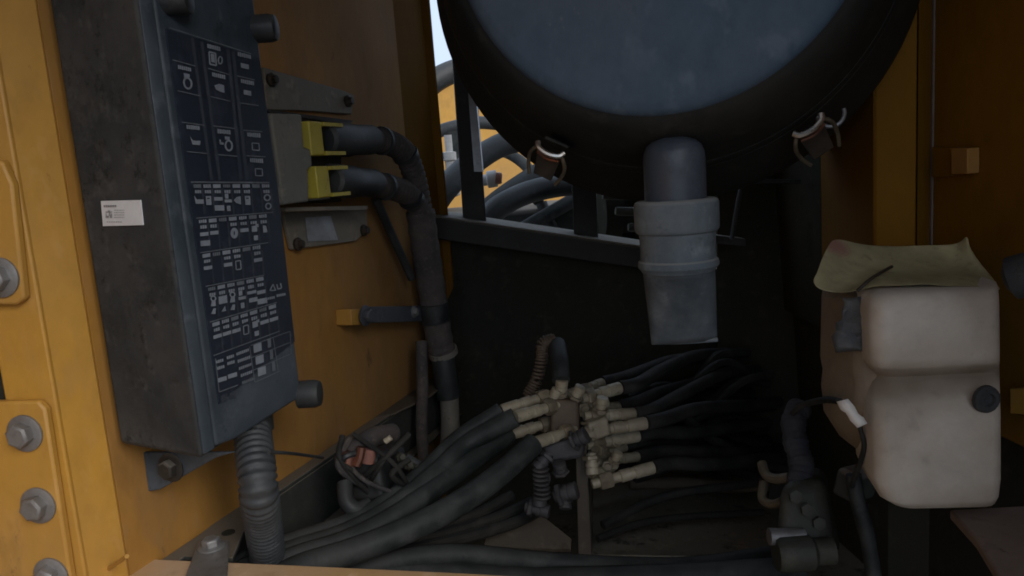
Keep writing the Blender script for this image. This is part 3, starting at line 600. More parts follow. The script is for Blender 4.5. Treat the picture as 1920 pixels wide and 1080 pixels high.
# little ring and stop on the right
bm = B(); rd, c = radial(1560, 212, .655); o = P(1558, 213, .645); tg = AXn.cross(rd).normalized()
pts = [o + (rd * math.cos(a) + tg * math.sin(a)) * .011 for a in [i * .42 - 1.2 for i in range(11)]]; tube(bm, pts, .0019, 8); ob('pull_ring', bm, 'bolt', t)
# outlet pipe
pv = P(1265, 330, .60); pt = P(1262, 265, .60); zp = lambda y: P(1265, y, .60).z
bm = B(); rp = 0.0246
lathe(bm, V((pv.x, pv.y, zp(395))), UP, [(0, rp), (zp(330) - zp(395), rp), (zp(300) - zp(395), rp), (zp(285) - zp(395), rp * .97), (zp(273) - zp(395), rp * .88), (zp(264) - zp(395), rp * .7), (zp(258) - zp(395), rp * .4), (zp(257) - zp(395), 0)], 40); ob('outlet_pipe', bm, 'pipe', t)

# ================================================================== dust valve
t = thing('dust_valve', 'grey rubber dust valve with flattened spout below the drum', 'dust valve', V((pv.x, pv.y, zp(655))))
def vz(y): return zp(y)
o = V((pv.x, pv.y, 0))
def rpx(w_, d=.615): return w_ / 2 * d / FPX
bm = B(); lathe(bm, o, UP, [(vz(374), .0250), (vz(374), rpx(140)), (vz(377), rpx(150)), (vz(382), rpx(154)), (vz(428), rpx(154)), (vz(433), rpx(151)), (vz(437), rpx(144)), (vz(437), .025)], 44, cap=False); ob('collar', bm, 'valve', t, ang=50)
bm = B(); lathe(bm, o, UP, [(vz(437.5), .025), (vz(437.5), rpx(139)), (vz(442), rpx(139)), (vz(470), rpx(137)), (vz(488), rpx(138)), (vz(489), .025)], 44, cap=False); ob('body', bm, 'valve', t)
bm = B(); lathe(bm, o, UP, [(vz(487), rpx(136)), (vz(491), rpx(146)), (vz(497), rpx(149)), (vz(502), rpx(148)), (vz(506), rpx(140)), (vz(512), rpx(134))], 44, cap=False); ob('ring', bm, 'valve', t)
bm = B(); n = 44; rings = []
vr = V((RTC.x * 0 + 1, 0, 0)); toc = V((CAM.x - pv.x, CAM.y - pv.y, 0)).normalized(); side = V((-toc.y, toc.x, 0)); 
if side.x < 0: side = -side
for k in range(13):
    f = k / 12; y = 508 + (655 - 508) * f; g = f ** 0.8
    hw = rpx(128) * (1 - g) + rpx(119, .63) * g; th = rpx(128) * (1 - g) ** 1.0 + .0045 * g
    sh = 0.0025 * g
    ring = []
    for j in range(n):
        a = 2 * math.pi * j / n; e = 1 - .35 * g
        cx_, sy_ = math.cos(a), math.sin(a)
        X_ = math.copysign(abs(cx_) ** e, cx_) * hw; Y_ = math.copysign(abs(sy_) ** (1 + .2 * g), sy_) * th
        tw = math.radians(-14) * g
        ring.append(bm.verts.new(V((o.x, o.y, vz(y))) + side * (X_ * math.cos(tw) - Y_ * math.sin(tw) + sh) + toc * (X_ * math.sin(tw) + Y_ * math.cos(tw)) - toc * .004 * g))
    rings.append(ring)
for a, b in zip(rings, rings[1:]):
    for j in range(n): bm.faces.new((a[j], a[(j + 1) % n], b[(j + 1) % n], b[j]))
spout = ob('spout', bm, 'spout', t, solid=.002, ang=60)
bm = B(); e = V((o.x, o.y, vz(655))); tube(bm, [e - side * rpx(119, .63) + side * .0025 - toc * .002, e + side * .0025 + toc * .0022 - toc * .004, e + side * rpx(119, .63) + side * .0025 - toc * .007], .0018, 8, 6); ob('lip', bm, 'valve', t)

# ================================================================== right wall
XR = pd(1640, 300, 0.73)
ZRB = P(1600, 690, .76).z; ZPB = P(1905, 860, .62).z
t = thing('right_post', 'brown-yellow upright post beside the drum on the right', 'post', V((XR.x, XR.y, ZRB)))
r1 = pd(1540, 450, 0.92); r0 = V((r1.x + .004, 1.12, 0)); r2 = pd(1640, 450, 0.73); r3 = pd(1718, 450, 0.715); r4 = pd(1719, 450, .728); r5 = pd(1741, 450, .755); r6 = pd(1746, 450, .745); r7 = V((0.47, -0.20, 0))
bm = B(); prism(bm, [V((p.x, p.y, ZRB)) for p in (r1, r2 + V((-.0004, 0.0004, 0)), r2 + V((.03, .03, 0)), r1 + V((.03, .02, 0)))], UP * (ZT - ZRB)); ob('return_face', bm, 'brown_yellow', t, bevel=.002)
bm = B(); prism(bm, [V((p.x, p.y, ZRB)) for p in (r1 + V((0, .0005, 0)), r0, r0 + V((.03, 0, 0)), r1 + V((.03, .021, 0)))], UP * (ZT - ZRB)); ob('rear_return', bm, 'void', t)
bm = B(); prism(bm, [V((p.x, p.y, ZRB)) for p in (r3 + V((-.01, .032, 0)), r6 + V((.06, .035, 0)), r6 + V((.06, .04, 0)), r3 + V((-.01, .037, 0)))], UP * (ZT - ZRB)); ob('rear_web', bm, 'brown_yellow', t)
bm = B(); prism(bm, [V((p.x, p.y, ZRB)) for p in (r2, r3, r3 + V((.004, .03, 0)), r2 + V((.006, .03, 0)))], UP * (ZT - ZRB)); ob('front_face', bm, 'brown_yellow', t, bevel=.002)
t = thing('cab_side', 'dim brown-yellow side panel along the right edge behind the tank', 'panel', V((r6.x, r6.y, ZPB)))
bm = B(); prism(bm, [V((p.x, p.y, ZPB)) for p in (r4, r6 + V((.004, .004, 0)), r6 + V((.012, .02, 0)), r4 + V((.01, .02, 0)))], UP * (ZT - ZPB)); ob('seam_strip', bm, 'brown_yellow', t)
bm = B(); prism(bm, [V((p.x, p.y, ZPB)) for p in (r6 + V((-.0022, -.0035, 0)), r6 + V((-.0004, -.0035, 0)), r6 + V((-.0004, .004, 0)), r6 + V((-.0022, .004, 0)))], UP * (ZT - ZPB)); ob('seam_highlight', bm, 'ledge', t)  # pale strip drawn as the edge highlight along the seam
bm = B(); prism(bm, [V((p.x, p.y, ZPB)) for p in (r6, r7, r7 + V((.02, .01, 0)), r6 + V((.012, .01, 0)))], UP * (ZT - ZPB)); ob('panel_sheet', bm, 'brown_yellow', t, bevel=.0015)  # sheet carried forward out of view to block light from the right
bm = B(); prism(bm, [V((p.x, p.y, ZB)) for p in (r0 + V((.012, 0, 0)), r1 + V((.012, 0, 0)), r2 + V((.05, .07, 0)), r6 + V((.03, .05, 0)), r7 + V((.03, 0, 0)), r7 + V((.04, 0, 0)), r6 + V((.07, .08, 0)), r0 + V((.05, 0, 0)))], UP * (ZT - .01 - ZB)); tag(ob('lower_backing', bm, 'void'), 'added black liner under the right post behind the tank', 'backing')  # black sheet added where only a dark void shows below the post
WR = Wall(r6, r7)
bm = B(); wallslab(bm, WR, [(1783, 278), (1814, 278), (1814, 326), (1783, 327)], .012, .0115); ob('welded_tab', bm, 'yellow_dusty', t, bevel=.001)
bm = B(); wallslab(bm, WR, [(1748, 276), (1782, 278), (1782, 330), (1748, 332)], .004, .0036); ob('patch_plate', bm, 'brown_yellow', t)
# small items by the right edge
bm = B(); lathe(bm, P(1885, 525, .50), V((.6, -.6, .3)), [(0, .007), (.004, .0145), (.018, .0145), (.024, .008), (.045, .008)], 18)
tag(ob('knob', bm, 'box_side'), 'dark round knob at the right edge beside the tank shoulder', 'knob')
bm = B(); wallslab(bm, WR, [(1893, 728), (1990, 728), (1990, 782), (1893, 776)], .012, .0118)
tag(ob('yellow_bracket', bm, 'yellow', bevel=.001), 'small yellow bracket on the panel right of the tank waist', 'bracket')

# ================================================================== white tank
t = thing('white_tank', 'white plastic tank with waisted middle and stained side', 'tank', hz(1760, 965, .282))
def tk(px, py, d): return P(px, py, d)
prof = [(543, 16, .012), (547, 9, .005), (554, 4, .002), (566, 1, .0005), (584, 0, 0), (668, 0, 0), (684, 1, .002), (697, 3, .010), (709, 5, .019), (718, 6, .022), (728, 5, .020), (744, 4, .013), (764, 2, .006), (790, 0, .0015), (820, 0, 0), (905, 2, 0), (940, 14, .002), (960, 34, .008), (965, 52, .016)]
bm = B(); rings = []
for y, ins, back in prof:
    xl = 1641 + (y - 540) * .028 + ins; xr = 1889 + (y - 540) * .012 - ins * .4
    zz = P(1760, y, .55).z
    def fx(px, d): q = P(px, y, d); return V((q.x, q.y, zz))
    fl, fr = fx(xl, .55 + back), fx(xr, .545 + back)
    bd = (V((0.01, .072, 0))) ; sh = (.001 * ins)
    bl, br = fl + bd, fr + bd * .9
    rad = .013
    ring = []
    for c, n0, n1 in ((fl, V((0, 1, 0)), V((1, 0, 0))), (fr, V((-1, 0, 0)), V((0, 1, 0))), (br, V((0, -1, 0)), V((-1, 0, 0))), (bl, V((1, 0, 0)), V((0, -1, 0)))):
        for k in range(5):
            a = k / 4 * math.pi / 2; ring.append(bm.verts.new(c + n0 * rad * (1 - math.sin(a)) + n1 * rad * (1 - math.cos(a))))
    rings.append(ring)
for a, b in zip(rings, rings[1:]):
    for j in range(20): bm.faces.new((a[j], a[(j + 1) % 20], b[(j + 1) % 20], b[j]))
bm.faces.new(rings[0]); bm.faces.new(rings[-1][::-1])
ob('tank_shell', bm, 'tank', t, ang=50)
# rear, stained lobe seen on the left
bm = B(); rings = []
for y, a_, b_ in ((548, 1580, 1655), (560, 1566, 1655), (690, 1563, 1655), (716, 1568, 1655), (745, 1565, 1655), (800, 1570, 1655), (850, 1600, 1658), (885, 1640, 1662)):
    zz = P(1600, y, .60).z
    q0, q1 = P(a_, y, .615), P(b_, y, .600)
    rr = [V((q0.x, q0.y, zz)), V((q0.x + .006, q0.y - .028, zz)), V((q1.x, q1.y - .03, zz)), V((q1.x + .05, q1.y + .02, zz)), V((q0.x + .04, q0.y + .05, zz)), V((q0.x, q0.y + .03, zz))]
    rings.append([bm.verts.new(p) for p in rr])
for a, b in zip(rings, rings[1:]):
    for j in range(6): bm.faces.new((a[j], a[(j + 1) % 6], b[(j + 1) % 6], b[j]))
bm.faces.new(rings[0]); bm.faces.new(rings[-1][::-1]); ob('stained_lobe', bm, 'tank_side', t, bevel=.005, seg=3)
tn = M['tank'].node_tree; bs = tn.nodes['Principled BSDF']; src = bs.inputs['Base Color'].links[0].from_socket  # brown band by height paints in the waist groove's shade, with grime
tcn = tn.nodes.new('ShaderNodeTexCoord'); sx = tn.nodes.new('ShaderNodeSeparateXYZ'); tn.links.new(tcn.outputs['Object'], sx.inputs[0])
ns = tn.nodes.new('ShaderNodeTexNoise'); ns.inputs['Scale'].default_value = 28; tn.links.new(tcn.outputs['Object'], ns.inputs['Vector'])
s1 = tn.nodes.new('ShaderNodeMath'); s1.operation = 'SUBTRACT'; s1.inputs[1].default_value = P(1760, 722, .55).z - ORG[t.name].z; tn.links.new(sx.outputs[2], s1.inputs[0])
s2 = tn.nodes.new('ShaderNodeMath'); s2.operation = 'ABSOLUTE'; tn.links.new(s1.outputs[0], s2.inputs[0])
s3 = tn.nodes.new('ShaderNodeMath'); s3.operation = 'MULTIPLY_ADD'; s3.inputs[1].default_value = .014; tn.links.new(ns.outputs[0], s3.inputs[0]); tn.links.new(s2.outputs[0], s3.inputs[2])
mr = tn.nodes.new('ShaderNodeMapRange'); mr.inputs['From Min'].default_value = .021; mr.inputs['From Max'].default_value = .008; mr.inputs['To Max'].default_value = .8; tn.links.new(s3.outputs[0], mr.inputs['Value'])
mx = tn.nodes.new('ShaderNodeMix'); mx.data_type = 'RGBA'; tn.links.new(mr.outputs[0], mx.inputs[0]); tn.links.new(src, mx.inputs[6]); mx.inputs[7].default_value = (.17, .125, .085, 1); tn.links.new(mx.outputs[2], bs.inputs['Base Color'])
bm = B(); oo = P(1858, 752, .5425); lathe(bm, oo, V((.1, -1, .0)), [(-.006, .0105), (-.003, .0100), (-.0015, .008), (-.0015, .005), (-.004, .0045), (-.004, 0)], 20); ob('plug', bm, 'box_side', t)
random.seed(3)
bm = B(); gv = [[bm.verts.new(P(1578 + 13 * c + 4 * math.sin(r_ * .9) - 2.4 * r_ * (c < 2), 556 + 13 * r_, .592 - .003 * c) + V((random.uniform(-.0016, .0016), random.uniform(-.004, .001), random.uniform(-.0016, .0016)))) for c in range(4)] for r_ in range(9)]
for a_, b_ in zip(gv, gv[1:]):
    for c in range(3): bm.faces.new((a_[c], a_[c + 1], b_[c + 1], b_[c]))
ob('tape_patch', bm, 'foil', t, solid=.0012, ang=20)

# cloth-like paper on top of the tank
def sheet(ctrl, m, name, parent=None, sub=2, solid=.0008, jit=0.0):
    bm = B(); vv = [[bm.verts.new(P(*c) + V((random.uniform(-jit, jit), random.uniform(-jit, jit), random.uniform(-jit, jit)))) for c in row] for row in ctrl]
    for i in range(len(vv) - 1):
        for j in range(len(vv[0]) - 1): bm.faces.new((vv[i][j], vv[i][j + 1], vv[i + 1][j + 1], vv[i + 1][j]))
    return ob(name, bm, m, parent, solid=solid, sub=sub, ang=0)
t = thing('crumpled_paper', 'crumpled yellowed paper lying over the top of the white tank', 'paper', P(1680, 500, .6))
sheet([[(1562, 452, .640), (1582, 443, .641), (1612, 452, .642), (1650, 456, .645), (1690, 463, .647), (1735, 461, .643), (1772, 460, .642), (1796, 455, .638), (1808, 438, .63), (1818, 448, .626)],
       [(1552, 466, .628), (1580, 470, .630), (1610, 474, .634), (1650, 482, .632), (1690, 482, .637), (1735, 488, .634), (1772, 484, .632), (1800, 476, .626), (1812, 462, .624), (1822, 470, .622)],
       [(1540, 492, .614), (1572, 496, .613), (1606, 500, .620), (1645, 500, .612), (1690, 506, .622), (1735, 504, .617), (1772, 507, .618), (1806, 504, .612), (1830, 500, .610), (1850, 508, .608)],
       [(1531, 515, .602), (1565, 524, .600), (1606, 522, .608), (1642, 511, .598), (1690, 516, .597), (1735, 513, .598), (1772, 518, .596), (1812, 515, .594), (1846, 520, .590), (1866, 524, .588)],
       [(1526, 530, .592), (1560, 541, .588), (1596, 542, .588), (1634, 524, .580), (1690, 526, .578), (1735, 523, .576), (1778, 528, .575), (1820, 525, .572), (1850, 532, .568), (1872, 536, .566)],
       [(1534, 538, .586), (1566, 548, .582), (1600, 546, .578), (1640, 534, .566), (1690, 537, .560), (1735, 533, .558), (1780, 539, .556), (1822, 536, .553), (1856, 542, .550), (1878, 545, .549)]], 'rag', 'sheet', t, jit=.0026)
pm_ = M['rag'].node_tree; bs = pm_.nodes['Principled BSDF']; src = bs.inputs['Base Color'].links[0].from_socket
tcn = pm_.nodes.new('ShaderNodeTexCoord'); ns = pm_.nodes.new('ShaderNodeTexNoise'); ns.inputs['Scale'].default_value = 60
vd = pm_.nodes.new('ShaderNodeVectorMath'); vd.operation = 'DISTANCE'; pm_.links.new(tcn.outputs['Object'], vd.inputs[0]); vd.inputs[1].default_value = P(1566, 462, .632) - ORG[t.name]
ad = pm_.nodes.new('ShaderNodeMath'); ad.operation = 'MULTIPLY_ADD'; ad.inputs[1].default_value = .016; pm_.links.new(ns.outputs[0], ad.inputs[0]); pm_.links.new(vd.outputs['Value'], ad.inputs[2])
mr = pm_.nodes.new('ShaderNodeMapRange'); mr.inputs['From Min'].default_value = .024; mr.inputs['From Max'].default_value = .014; mr.inputs['To Max'].default_value = .85; pm_.links.new(ad.outputs[0], mr.inputs['Value'])
mx = pm_.nodes.new('ShaderNodeMix'); mx.data_type = 'RGBA'; pm_.links.new(mr.outputs[0], mx.inputs[0]); pm_.links.new(src, mx.inputs[6]); mx.inputs[7].default_value = (.30, .13, .11, 1); pm_.links.new(mx.outputs[2], bs.inputs['Base Color'])
bm = B(); tube(bm, [P(1608, 545, .572), P(1630, 525, .574), P(1650, 512, .585), P(1672, 500, .600)], .0013, 8); ob('smear', bm, 'rusty_black', t)
bm = B()
random.seed(9)
L_ = [(1571 + 5.2 * k + random.uniform(-3, 1), 753 + 7.2 * k + random.uniform(-2, 2), .566 - .0007 * k) for k in range(8)]
R_ = [(1590 + 5.0 * k + random.uniform(-1, 5), 748 + 6.8 * k + random.uniform(-2, 2), .562 - .0003 * k) for k in range(8)]
sheet([[a_, tuple((a_[i_] + b_[i_]) / 2 - (.0012 if i_ == 2 else 0) for i_ in range(3)), b_] for a_, b_ in zip(L_, R_)], 'scrap', 'tape_scrap', None, sub=0, solid=.0005, jit=.0006)
tag(bpy.data.objects['tape_scrap'], 'torn scrap of white tape hanging on the tank side', 'tape')
bm.free()
bm = B(); tube(bm, [P(1486, 775, .68), P(1505, 760, .66), P(1545, 750, .62), P(1574, 752, .585)], .0028, 10); tag(ob('tank_cable', bm, 'dark_hose'), 'thin black cable reaching across to the white tape on the tank', 'cable')
bm = B(); tube(bm, [P(1612, 800, .579), P(1620, 835, .578), P(1612, 870, .59), P(1598, 920, .62), P(1612, 1000, .64)], .0020, 8); tag(ob('tank_cable', bm, 'dark_hose'), 'thin black cable hanging below the white tape beside the tank', 'cable')

# ================================================================== grease manifold and hoses
MD = 0.80
t = thing('manifold', 'brown distributor block bristling with cream hose fittings on both sides', 'manifold', P(1065, 830, MD))
bm = B(); hexa(bm, [P(1030, 838, MD - .02), P(1086, 836, MD - .02), P(1092, 828, MD + .04), P(1040, 830, MD + .04), P(1034, 748, MD - .02), P(1084, 752, MD - .02), P(1092, 735, MD + .04), P(1044, 732, MD + .04)]); ob('block', bm, 'brown_block', t, bevel=.003)
bm = B(); hexa(bm, [P(1086, 1100, MD), P(1112, 1100, MD), P(1116, 1100, MD + .05), P(1090, 1100, MD + .05), P(1078, 800, MD), P(1098, 800, MD), P(1104, 800, MD + .05), P(1084, 800, MD + .05)]); ob('stand_plate', bm, 'plate_brown', t, bevel=.001)
def hexnut(a, ax, r, h, par, m):
    bm = B(); x, y = frame(ax); ph = random.uniform(0, 1); rings = []
    for tt, rr in ((0, .9), (h * .15, 1.0), (h * .85, 1.0), (h, .9)):
        rings.append([bm.verts.new(a + ax * tt + (x * math.cos(ph + k * math.pi / 3) + y * math.sin(ph + k * math.pi / 3)) * r * rr) for k in range(6)])
    for p_, q_ in zip(rings, rings[1:]):
        for k in range(6): bm.faces.new((p_[k], p_[(k + 1) % 6], q_[(k + 1) % 6], q_[k]))
    bm.faces.new(rings[0][::-1]); bm.faces.new(rings[-1]); return ob('nut', bm, m, par, ang=25)
def fitting(a, b, r, par=t, m='brass', name='fitting', nut=True):
    bm = B(); L = (b - a).length; ax = (b - a).normalized()
    lathe(bm, a, b - a, [(0, r * .75), (L * .12, r * .8), (L * .30, r * .85), (L * .36, r * .85), (L * .45, r * .85), (L * .46, r * 1.02), (L * .62, r * 1.02), (L * .63, r * .92), (L * .68, r * .92), (L * .69, r * 1.05), (L * .97, r * 1.05), (L, r * .92)], 14); f = ob(name, bm, m, par, bevel=0)
    if nut: hexnut(a + ax * L * .12, ax, r * 1.38, L * .2, f, 'dull_brass' if m == 'brass' else m)
    return f
LF = [((1040, 738), (940, 770), -.01, 0), ((1048, 758), (966, 782), -.03, 0), ((1042, 790), (953, 815), .0, 0), ((1078, 805), (1000, 832), -.035, 0)]
hl = []
for (a, b, dd, _) in LF: fitting(P(*a, MD + dd * .5), P(*b, MD - .02 + dd), .0062); hl.append(P(*b, MD - .02 + dd))
RF = [((1085, 735), (1130, 718), .03), ((1090, 748), (1163, 727), .0), ((1090, 768), (1160, 762), .03), ((1095, 780), (1190, 776), -.01), ((1096, 812), (1212, 793), -.02), ((1100, 835), (1197, 817), .0), ((1105, 868), (1196, 856), .02), ((1110, 908), (1226, 876), -.02), ((1100, 855), (1172, 838), .03), ((1100, 795), (1165, 800), .03)]
hr = []
for a, b, dd in RF: fitting(P(*a, MD + dd * .5), P(*b, MD + .02 + dd), .0066 if dd <= 0 else .0056); hr.append((b, MD + .02 + dd))
for a, b, r in (((1050, 745), (1054, 712), .0065), ((1030, 760), (1046, 730), .006), ((1075, 750), (1090, 725), .006), ((1110, 790), (1106, 822), .0085), ((1108, 850), (1112, 890), .007), ((1150, 868), (1160, 848), .005), ((1125, 775), (1130, 745), .006)):
    fitting(P(*a, MD - .01), P(*b, MD - .015), r, name='elbow')
random.seed(21)
for k in range(16):                                     # short plugs and unions crowding the block
    x0, y0 = random.choice([(1065, 745), (1085, 770), (1100, 800), (1112, 840), (1105, 870), (1060, 770), (1120, 880)]); x0 += random.uniform(-16, 22); y0 += random.uniform(-14, 14)
    an = random.uniform(-.5, .5) + random.choice([0, 0, 1.5, 3.0]); L_ = random.uniform(18, 34)
    fitting(P(x0, y0, MD + random.uniform(-.01, .03)), P(x0 + L_ * math.cos(an), y0 - L_ * math.sin(an) * .6, MD + random.uniform(-.02, .02)), random.uniform(.0042, .0062), t, random.choice(['brass', 'dull_brass', 'dull_brass']), 'plug_fitting', k % 2 == 0)
bm = B(); box(bm, P(1122, 800, MD - .01), V((.011, .003, .002)), V((0, .01, 0)), V((-.002, 0, .010))); ob('hex_nut', bm, 'brass', t, bevel=.003)
# lower greasy valve under the block
t = thing('lower_valve', 'dark greasy valve with blue-grey fittings hanging under the brown distributor block', 'valve', P(1050, 900, MD - .03))
bm = B(); hexa(bm, [P(1020, 872, MD - .04), P(1092, 858, MD - .04), P(1096, 850, MD), P(1028, 862, MD), P(1016, 838, MD - .04), P(1098, 812, MD - .04), P(1104, 806, MD), P(1026, 830, MD)]); ob('valve_body', bm, 'dark_alu', t, bevel=.004, seg=3)
for a, b, r in (((1030, 850), (1006, 880), .007), ((1052, 890), (1048, 868), .0065), ((1018, 880), (1010, 950), .0072), ((1040, 930), (1082, 918), .0085), ((985, 950), (1030, 960), .0065), ((1060, 935), (1060, 955), .006), ((1070, 830), (1100, 815), .008)):
    fitting(P(*a, MD - .045), P(*b, MD - .05), r, t, 'dark_alu')
for k in range(7):
    bm = B(); c = P(1014 + k * .4, 878 + k * 8.5, MD - .055); lathe(bm, c, V((-.05, 0, -1)), [(0, .0075), (.0012, .0088), (.0024, .0075)], 14); ob('spring_coil', bm, 'dark_alu', t)
# hoses to the left
lab = ['uppermost of the black hoses sweeping left from the distributor block', 'second black hose from the top, sweeping left beside the uppermost one', 'third black hose from the top leaving the distributor block leftward', 'lowest of the black hoses sweeping left, nearest the sill']
LH = [[(860, 822, .76), (800, 880, .73), (720, 945, .70), (640, 985, .68), (560, 1012, .66), (470, 1045, .64), (400, 1090, .63)], [(880, 830, .75), (820, 885, .72), (740, 950, .69), (650, 1000, .665), (560, 1030, .645), (470, 1062, .63), (400, 1110, .62)], [(880, 868, .74), (820, 912, .71), (740, 970, .675), (650, 1016, .65), (560, 1045, .632), (470, 1085, .615), (400, 1140, .6)], [(930, 895, .71), (850, 950, .68), (760, 995, .655), (660, 1034, .638), (560, 1066, .62), (470, 1110, .61)]]
for k in range(4):
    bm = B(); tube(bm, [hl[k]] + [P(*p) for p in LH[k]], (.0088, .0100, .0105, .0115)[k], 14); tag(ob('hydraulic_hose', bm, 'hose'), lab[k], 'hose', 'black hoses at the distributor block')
ends = [(1260, 676, .98), (1300, 668, .98), (1300, 720, .98), (1360, 700, .98), (1400, 760, .95), (1380, 800, .95), (1400, 850, .93), (1420, 862, .9), (1380, 830, 1.0), (1390, 770, 1.0)]
rl = ['black hose climbing from the topmost right fitting toward the dust valve', 'black hose running right beside the topmost one below the dust valve', 'black hose leaving the upper middle right fitting into shadow', 'black hose leaving right just below the upper middle one', 'black hose from the longest right fitting running into the dark', 'black hose from the fitting just below the longest right one', 'black hose low on the right side of the block', 'lowest black hose leaving the block rightward over the floor', 'short black hose tucked behind the low right fittings', 'short black hose tucked behind the middle right fittings']
for k, (b, d) in enumerate(hr):
    e = ends[k]; mid = ((b[0] + e[0]) / 2 + 6, (b[1] + e[1]) / 2 + random.uniform(-12, 4), (d + e[2]) / 2)
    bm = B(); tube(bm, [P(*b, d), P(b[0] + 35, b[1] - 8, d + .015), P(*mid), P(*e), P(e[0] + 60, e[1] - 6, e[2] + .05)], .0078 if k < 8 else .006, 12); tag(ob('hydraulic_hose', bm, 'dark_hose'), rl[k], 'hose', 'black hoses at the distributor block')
bm = B(); tube(bm, [P(1052, 714, MD - .015), P(1050, 680, MD), P(1044, 645, MD + .03)], .0095, 12); tag(ob('riser_hose', bm, 'hose'), 'short dark hose standing up from the top of the distributor block', 'hose')
bm = B(); cp = [P(990, 742, MD + .03), P(1006, 712, MD + .03), P(1016, 672, MD + .03), P(1018, 645, MD + .03), P(1040, 636, MD + .03)]
path = spline(cp, 40); hel = []
for i, p in enumerate(path):
    a = i * .95; tgv = (path[min(i + 1, len(path) - 1)] - path[max(0, i - 1)]).normalized(); x, y = frame(tgv); hel.append(p + (x * math.cos(a) + y * math.sin(a)) * .0058)
tube(bm, hel, .0018, 6, smooth=False); tag(ob('coiled_guard', bm, 'brown_block', ang=0), 'tan spiral guard coiled around a line above the distributor block', 'coil')
random.seed(5)
for k in range(14):
    x0, y0 = random.uniform(1150, 1260), random.uniform(720, 880); d0 = random.uniform(.90, .98)
    x1, y1 = random.uniform(1340, 1440), random.uniform(660, 900)
    bm = B(); tube(bm, [P(x0 - 60, y0 + random.uniform(5, 30), d0 - .03), P(x0, y0, d0), P((x0 + x1) / 2, (y0 + y1) / 2 + random.uniform(-30, 18), d0 + .02), P(x1, y1, d0 + .05), P(x1 + 60, y1 + random.uniform(-20, 30), d0 + .08)], random.uniform(.0045, .008), 10)
    tag(ob('tangled_hose', bm, 'dark_hose'), 'sooty hose in the dark tangle right of the distributor block', 'hose', 'sooty hoses tangled in the dark right of the distributor block')
for k in range(5):
    x0 = 900 + 30 * k
    bm = B(); tube(bm, [P(x0 + random.uniform(-20, 20), 905 + 12 * k, .80), P(x0 - 70, 945 + 10 * k, .77), P(x0 - 190, 985 + 8 * k, .74), P(x0 - 330, 1020 + 6 * k, .71)], .0062, 10)
    tag(ob('tangled_hose', bm, 'dark_hose'), 'dark hose lying beneath the hoses that sweep left', 'hose', 'dark hoses beneath the left sweep')
# floor level clutter
bm = B(); prism(bm, [P(905, 1025, .78), P(930, 960, .80), P(1005, 956, .80), P(1072, 1010, .78), P(1070, 1030, .78)], V((0, .004, -.006))); tag(ob('tan_plate', bm, 'plate_brown', bevel=.001), 'tan flat plate lying in front of the distributor stand', 'plate')
bm = B(); prism(bm, [P(1108, 1040, .80), P(1112, 905, 1.0), P(1250, 885, 1.05), P(1440, 900, 1.05), P(1450, 1045, .80)], UP * -.006); tag(ob('floor_plate', bm, 'floor', bevel=.001), 'oily greenish brown plate on the floor right of the distributor', 'plate')
fl = ['lower black hose lying along the front of the floor', 'thick black hose lying behind the sill across the floor', 'dark brown pipe crossing the floor right of the distributor']
for k, (pts, r, m_) in enumerate((([(640, 1075, .66), (770, 1046, .67), (870, 1040, .68), (1000, 1052, .69), (1150, 1062, .70), (1300, 1062, .72), (1460, 1040, .74)], .0095, 'hose'), ([(560, 1075, .66), (800, 1078, .67), (1000, 1090, .68), (1250, 1085, .68), (1500, 1070, .70)], .013, 'hose'), ([(1180, 905, .95), (1280, 906, .95), (1360, 912, .93), (1440, 908, .9)], .008, 'plate_brown'))):
    bm = B(); tube(bm, [P(*p) for p in pts], r, 12); tag(ob('floor_hose' if k < 2 else 'floor_pipe', bm, m_), fl[k], 'hose' if k < 2 else 'pipe')
random.seed(11)
for k, (p0, p1, p2) in enumerate((((1130, 985), (1250, 930), (1420, 905)), ((1120, 1010), (1230, 975), (1430, 960)))):
    bm = B(); tube(bm, [P(*p0, .80), P(*p1, .84), P(*p2, .88)], .005 - .001 * k, 10); tag(ob('floor_hose', bm, 'dark_hose'), ('dull hose on the oily plate, farther from the sill', 'dull hose on the oily plate, nearer to the sill')[k], 'hose')

# pump unit bottom right of centre
t = thing('hydraulic_pump', 'greenish dark pump unit with pale metal fitting right of the floor plate', 'pump', P(1510, 1050, .68))
bm = B(); hexa(bm, [P(1450, 1062, .66), P(1568, 1062, .66), P(1580, 1040, .76), P(1470, 1040, .76), P(1462, 910, .68), P(1548, 895, .68), P(1545, 870, .76), P(1480, 880, .76)]); ob('pump_body', bm, 'plate_dark', t, bevel=.012, seg=3)
bm = B(); cyl(bm, P(1442, 1006, .665), P(1508, 1006, .665), .0075, 16); ob('pale_fitting', bm, 'bolt', t)
bm = B(); lathe(bm, P(1455, 1040, .66), V((1, 0, 0)), [(0, .014), (.004, .016), (.03, .016), (.034, .012), (.05, .012)], 18); ob('flange', bm, 'plate_dark', t)
bm = B(); tube(bm, [P(1428, 868, .74), P(1436, 890, .73), P(1455, 898, .72), P(1480, 895, .71)], .0048, 10); ob('brass_elbow', bm, 'old_brass', t)
bm = B(); tube(bm, [P(1432, 905, .74), P(1430, 935, .73), P(1450, 946, .72), P(1478, 935, .71)], .0046, 10); ob('brass_elbow', bm, 'old_brass', t)
for k in range(3):
    bm = B(); o = P(1490 + 22 * k, 930 + 25 * k, .668); lathe(bm, o, V((0, -1, .2)), [(0, .006), (.004, .006), (.005, 0)], 6); ob('cap_screw', bm, 'plate_dark', t)
bm = B(); tube(bm, [P(1500, 762, .74), P(1488, 790, .73), P(1492, 830, .72), P(1502, 870, .71), P(1500, 910, .70)], .0115, 14, rf=lambda i, n: 1 + .05 * math.sin(i * .7) + .04 * math.sin(i * 2.3)); tag(ob('pump_hose', bm, 'pump_wrap'), 'blue-grey wrapped hose rising from the pump unit', 'hose')
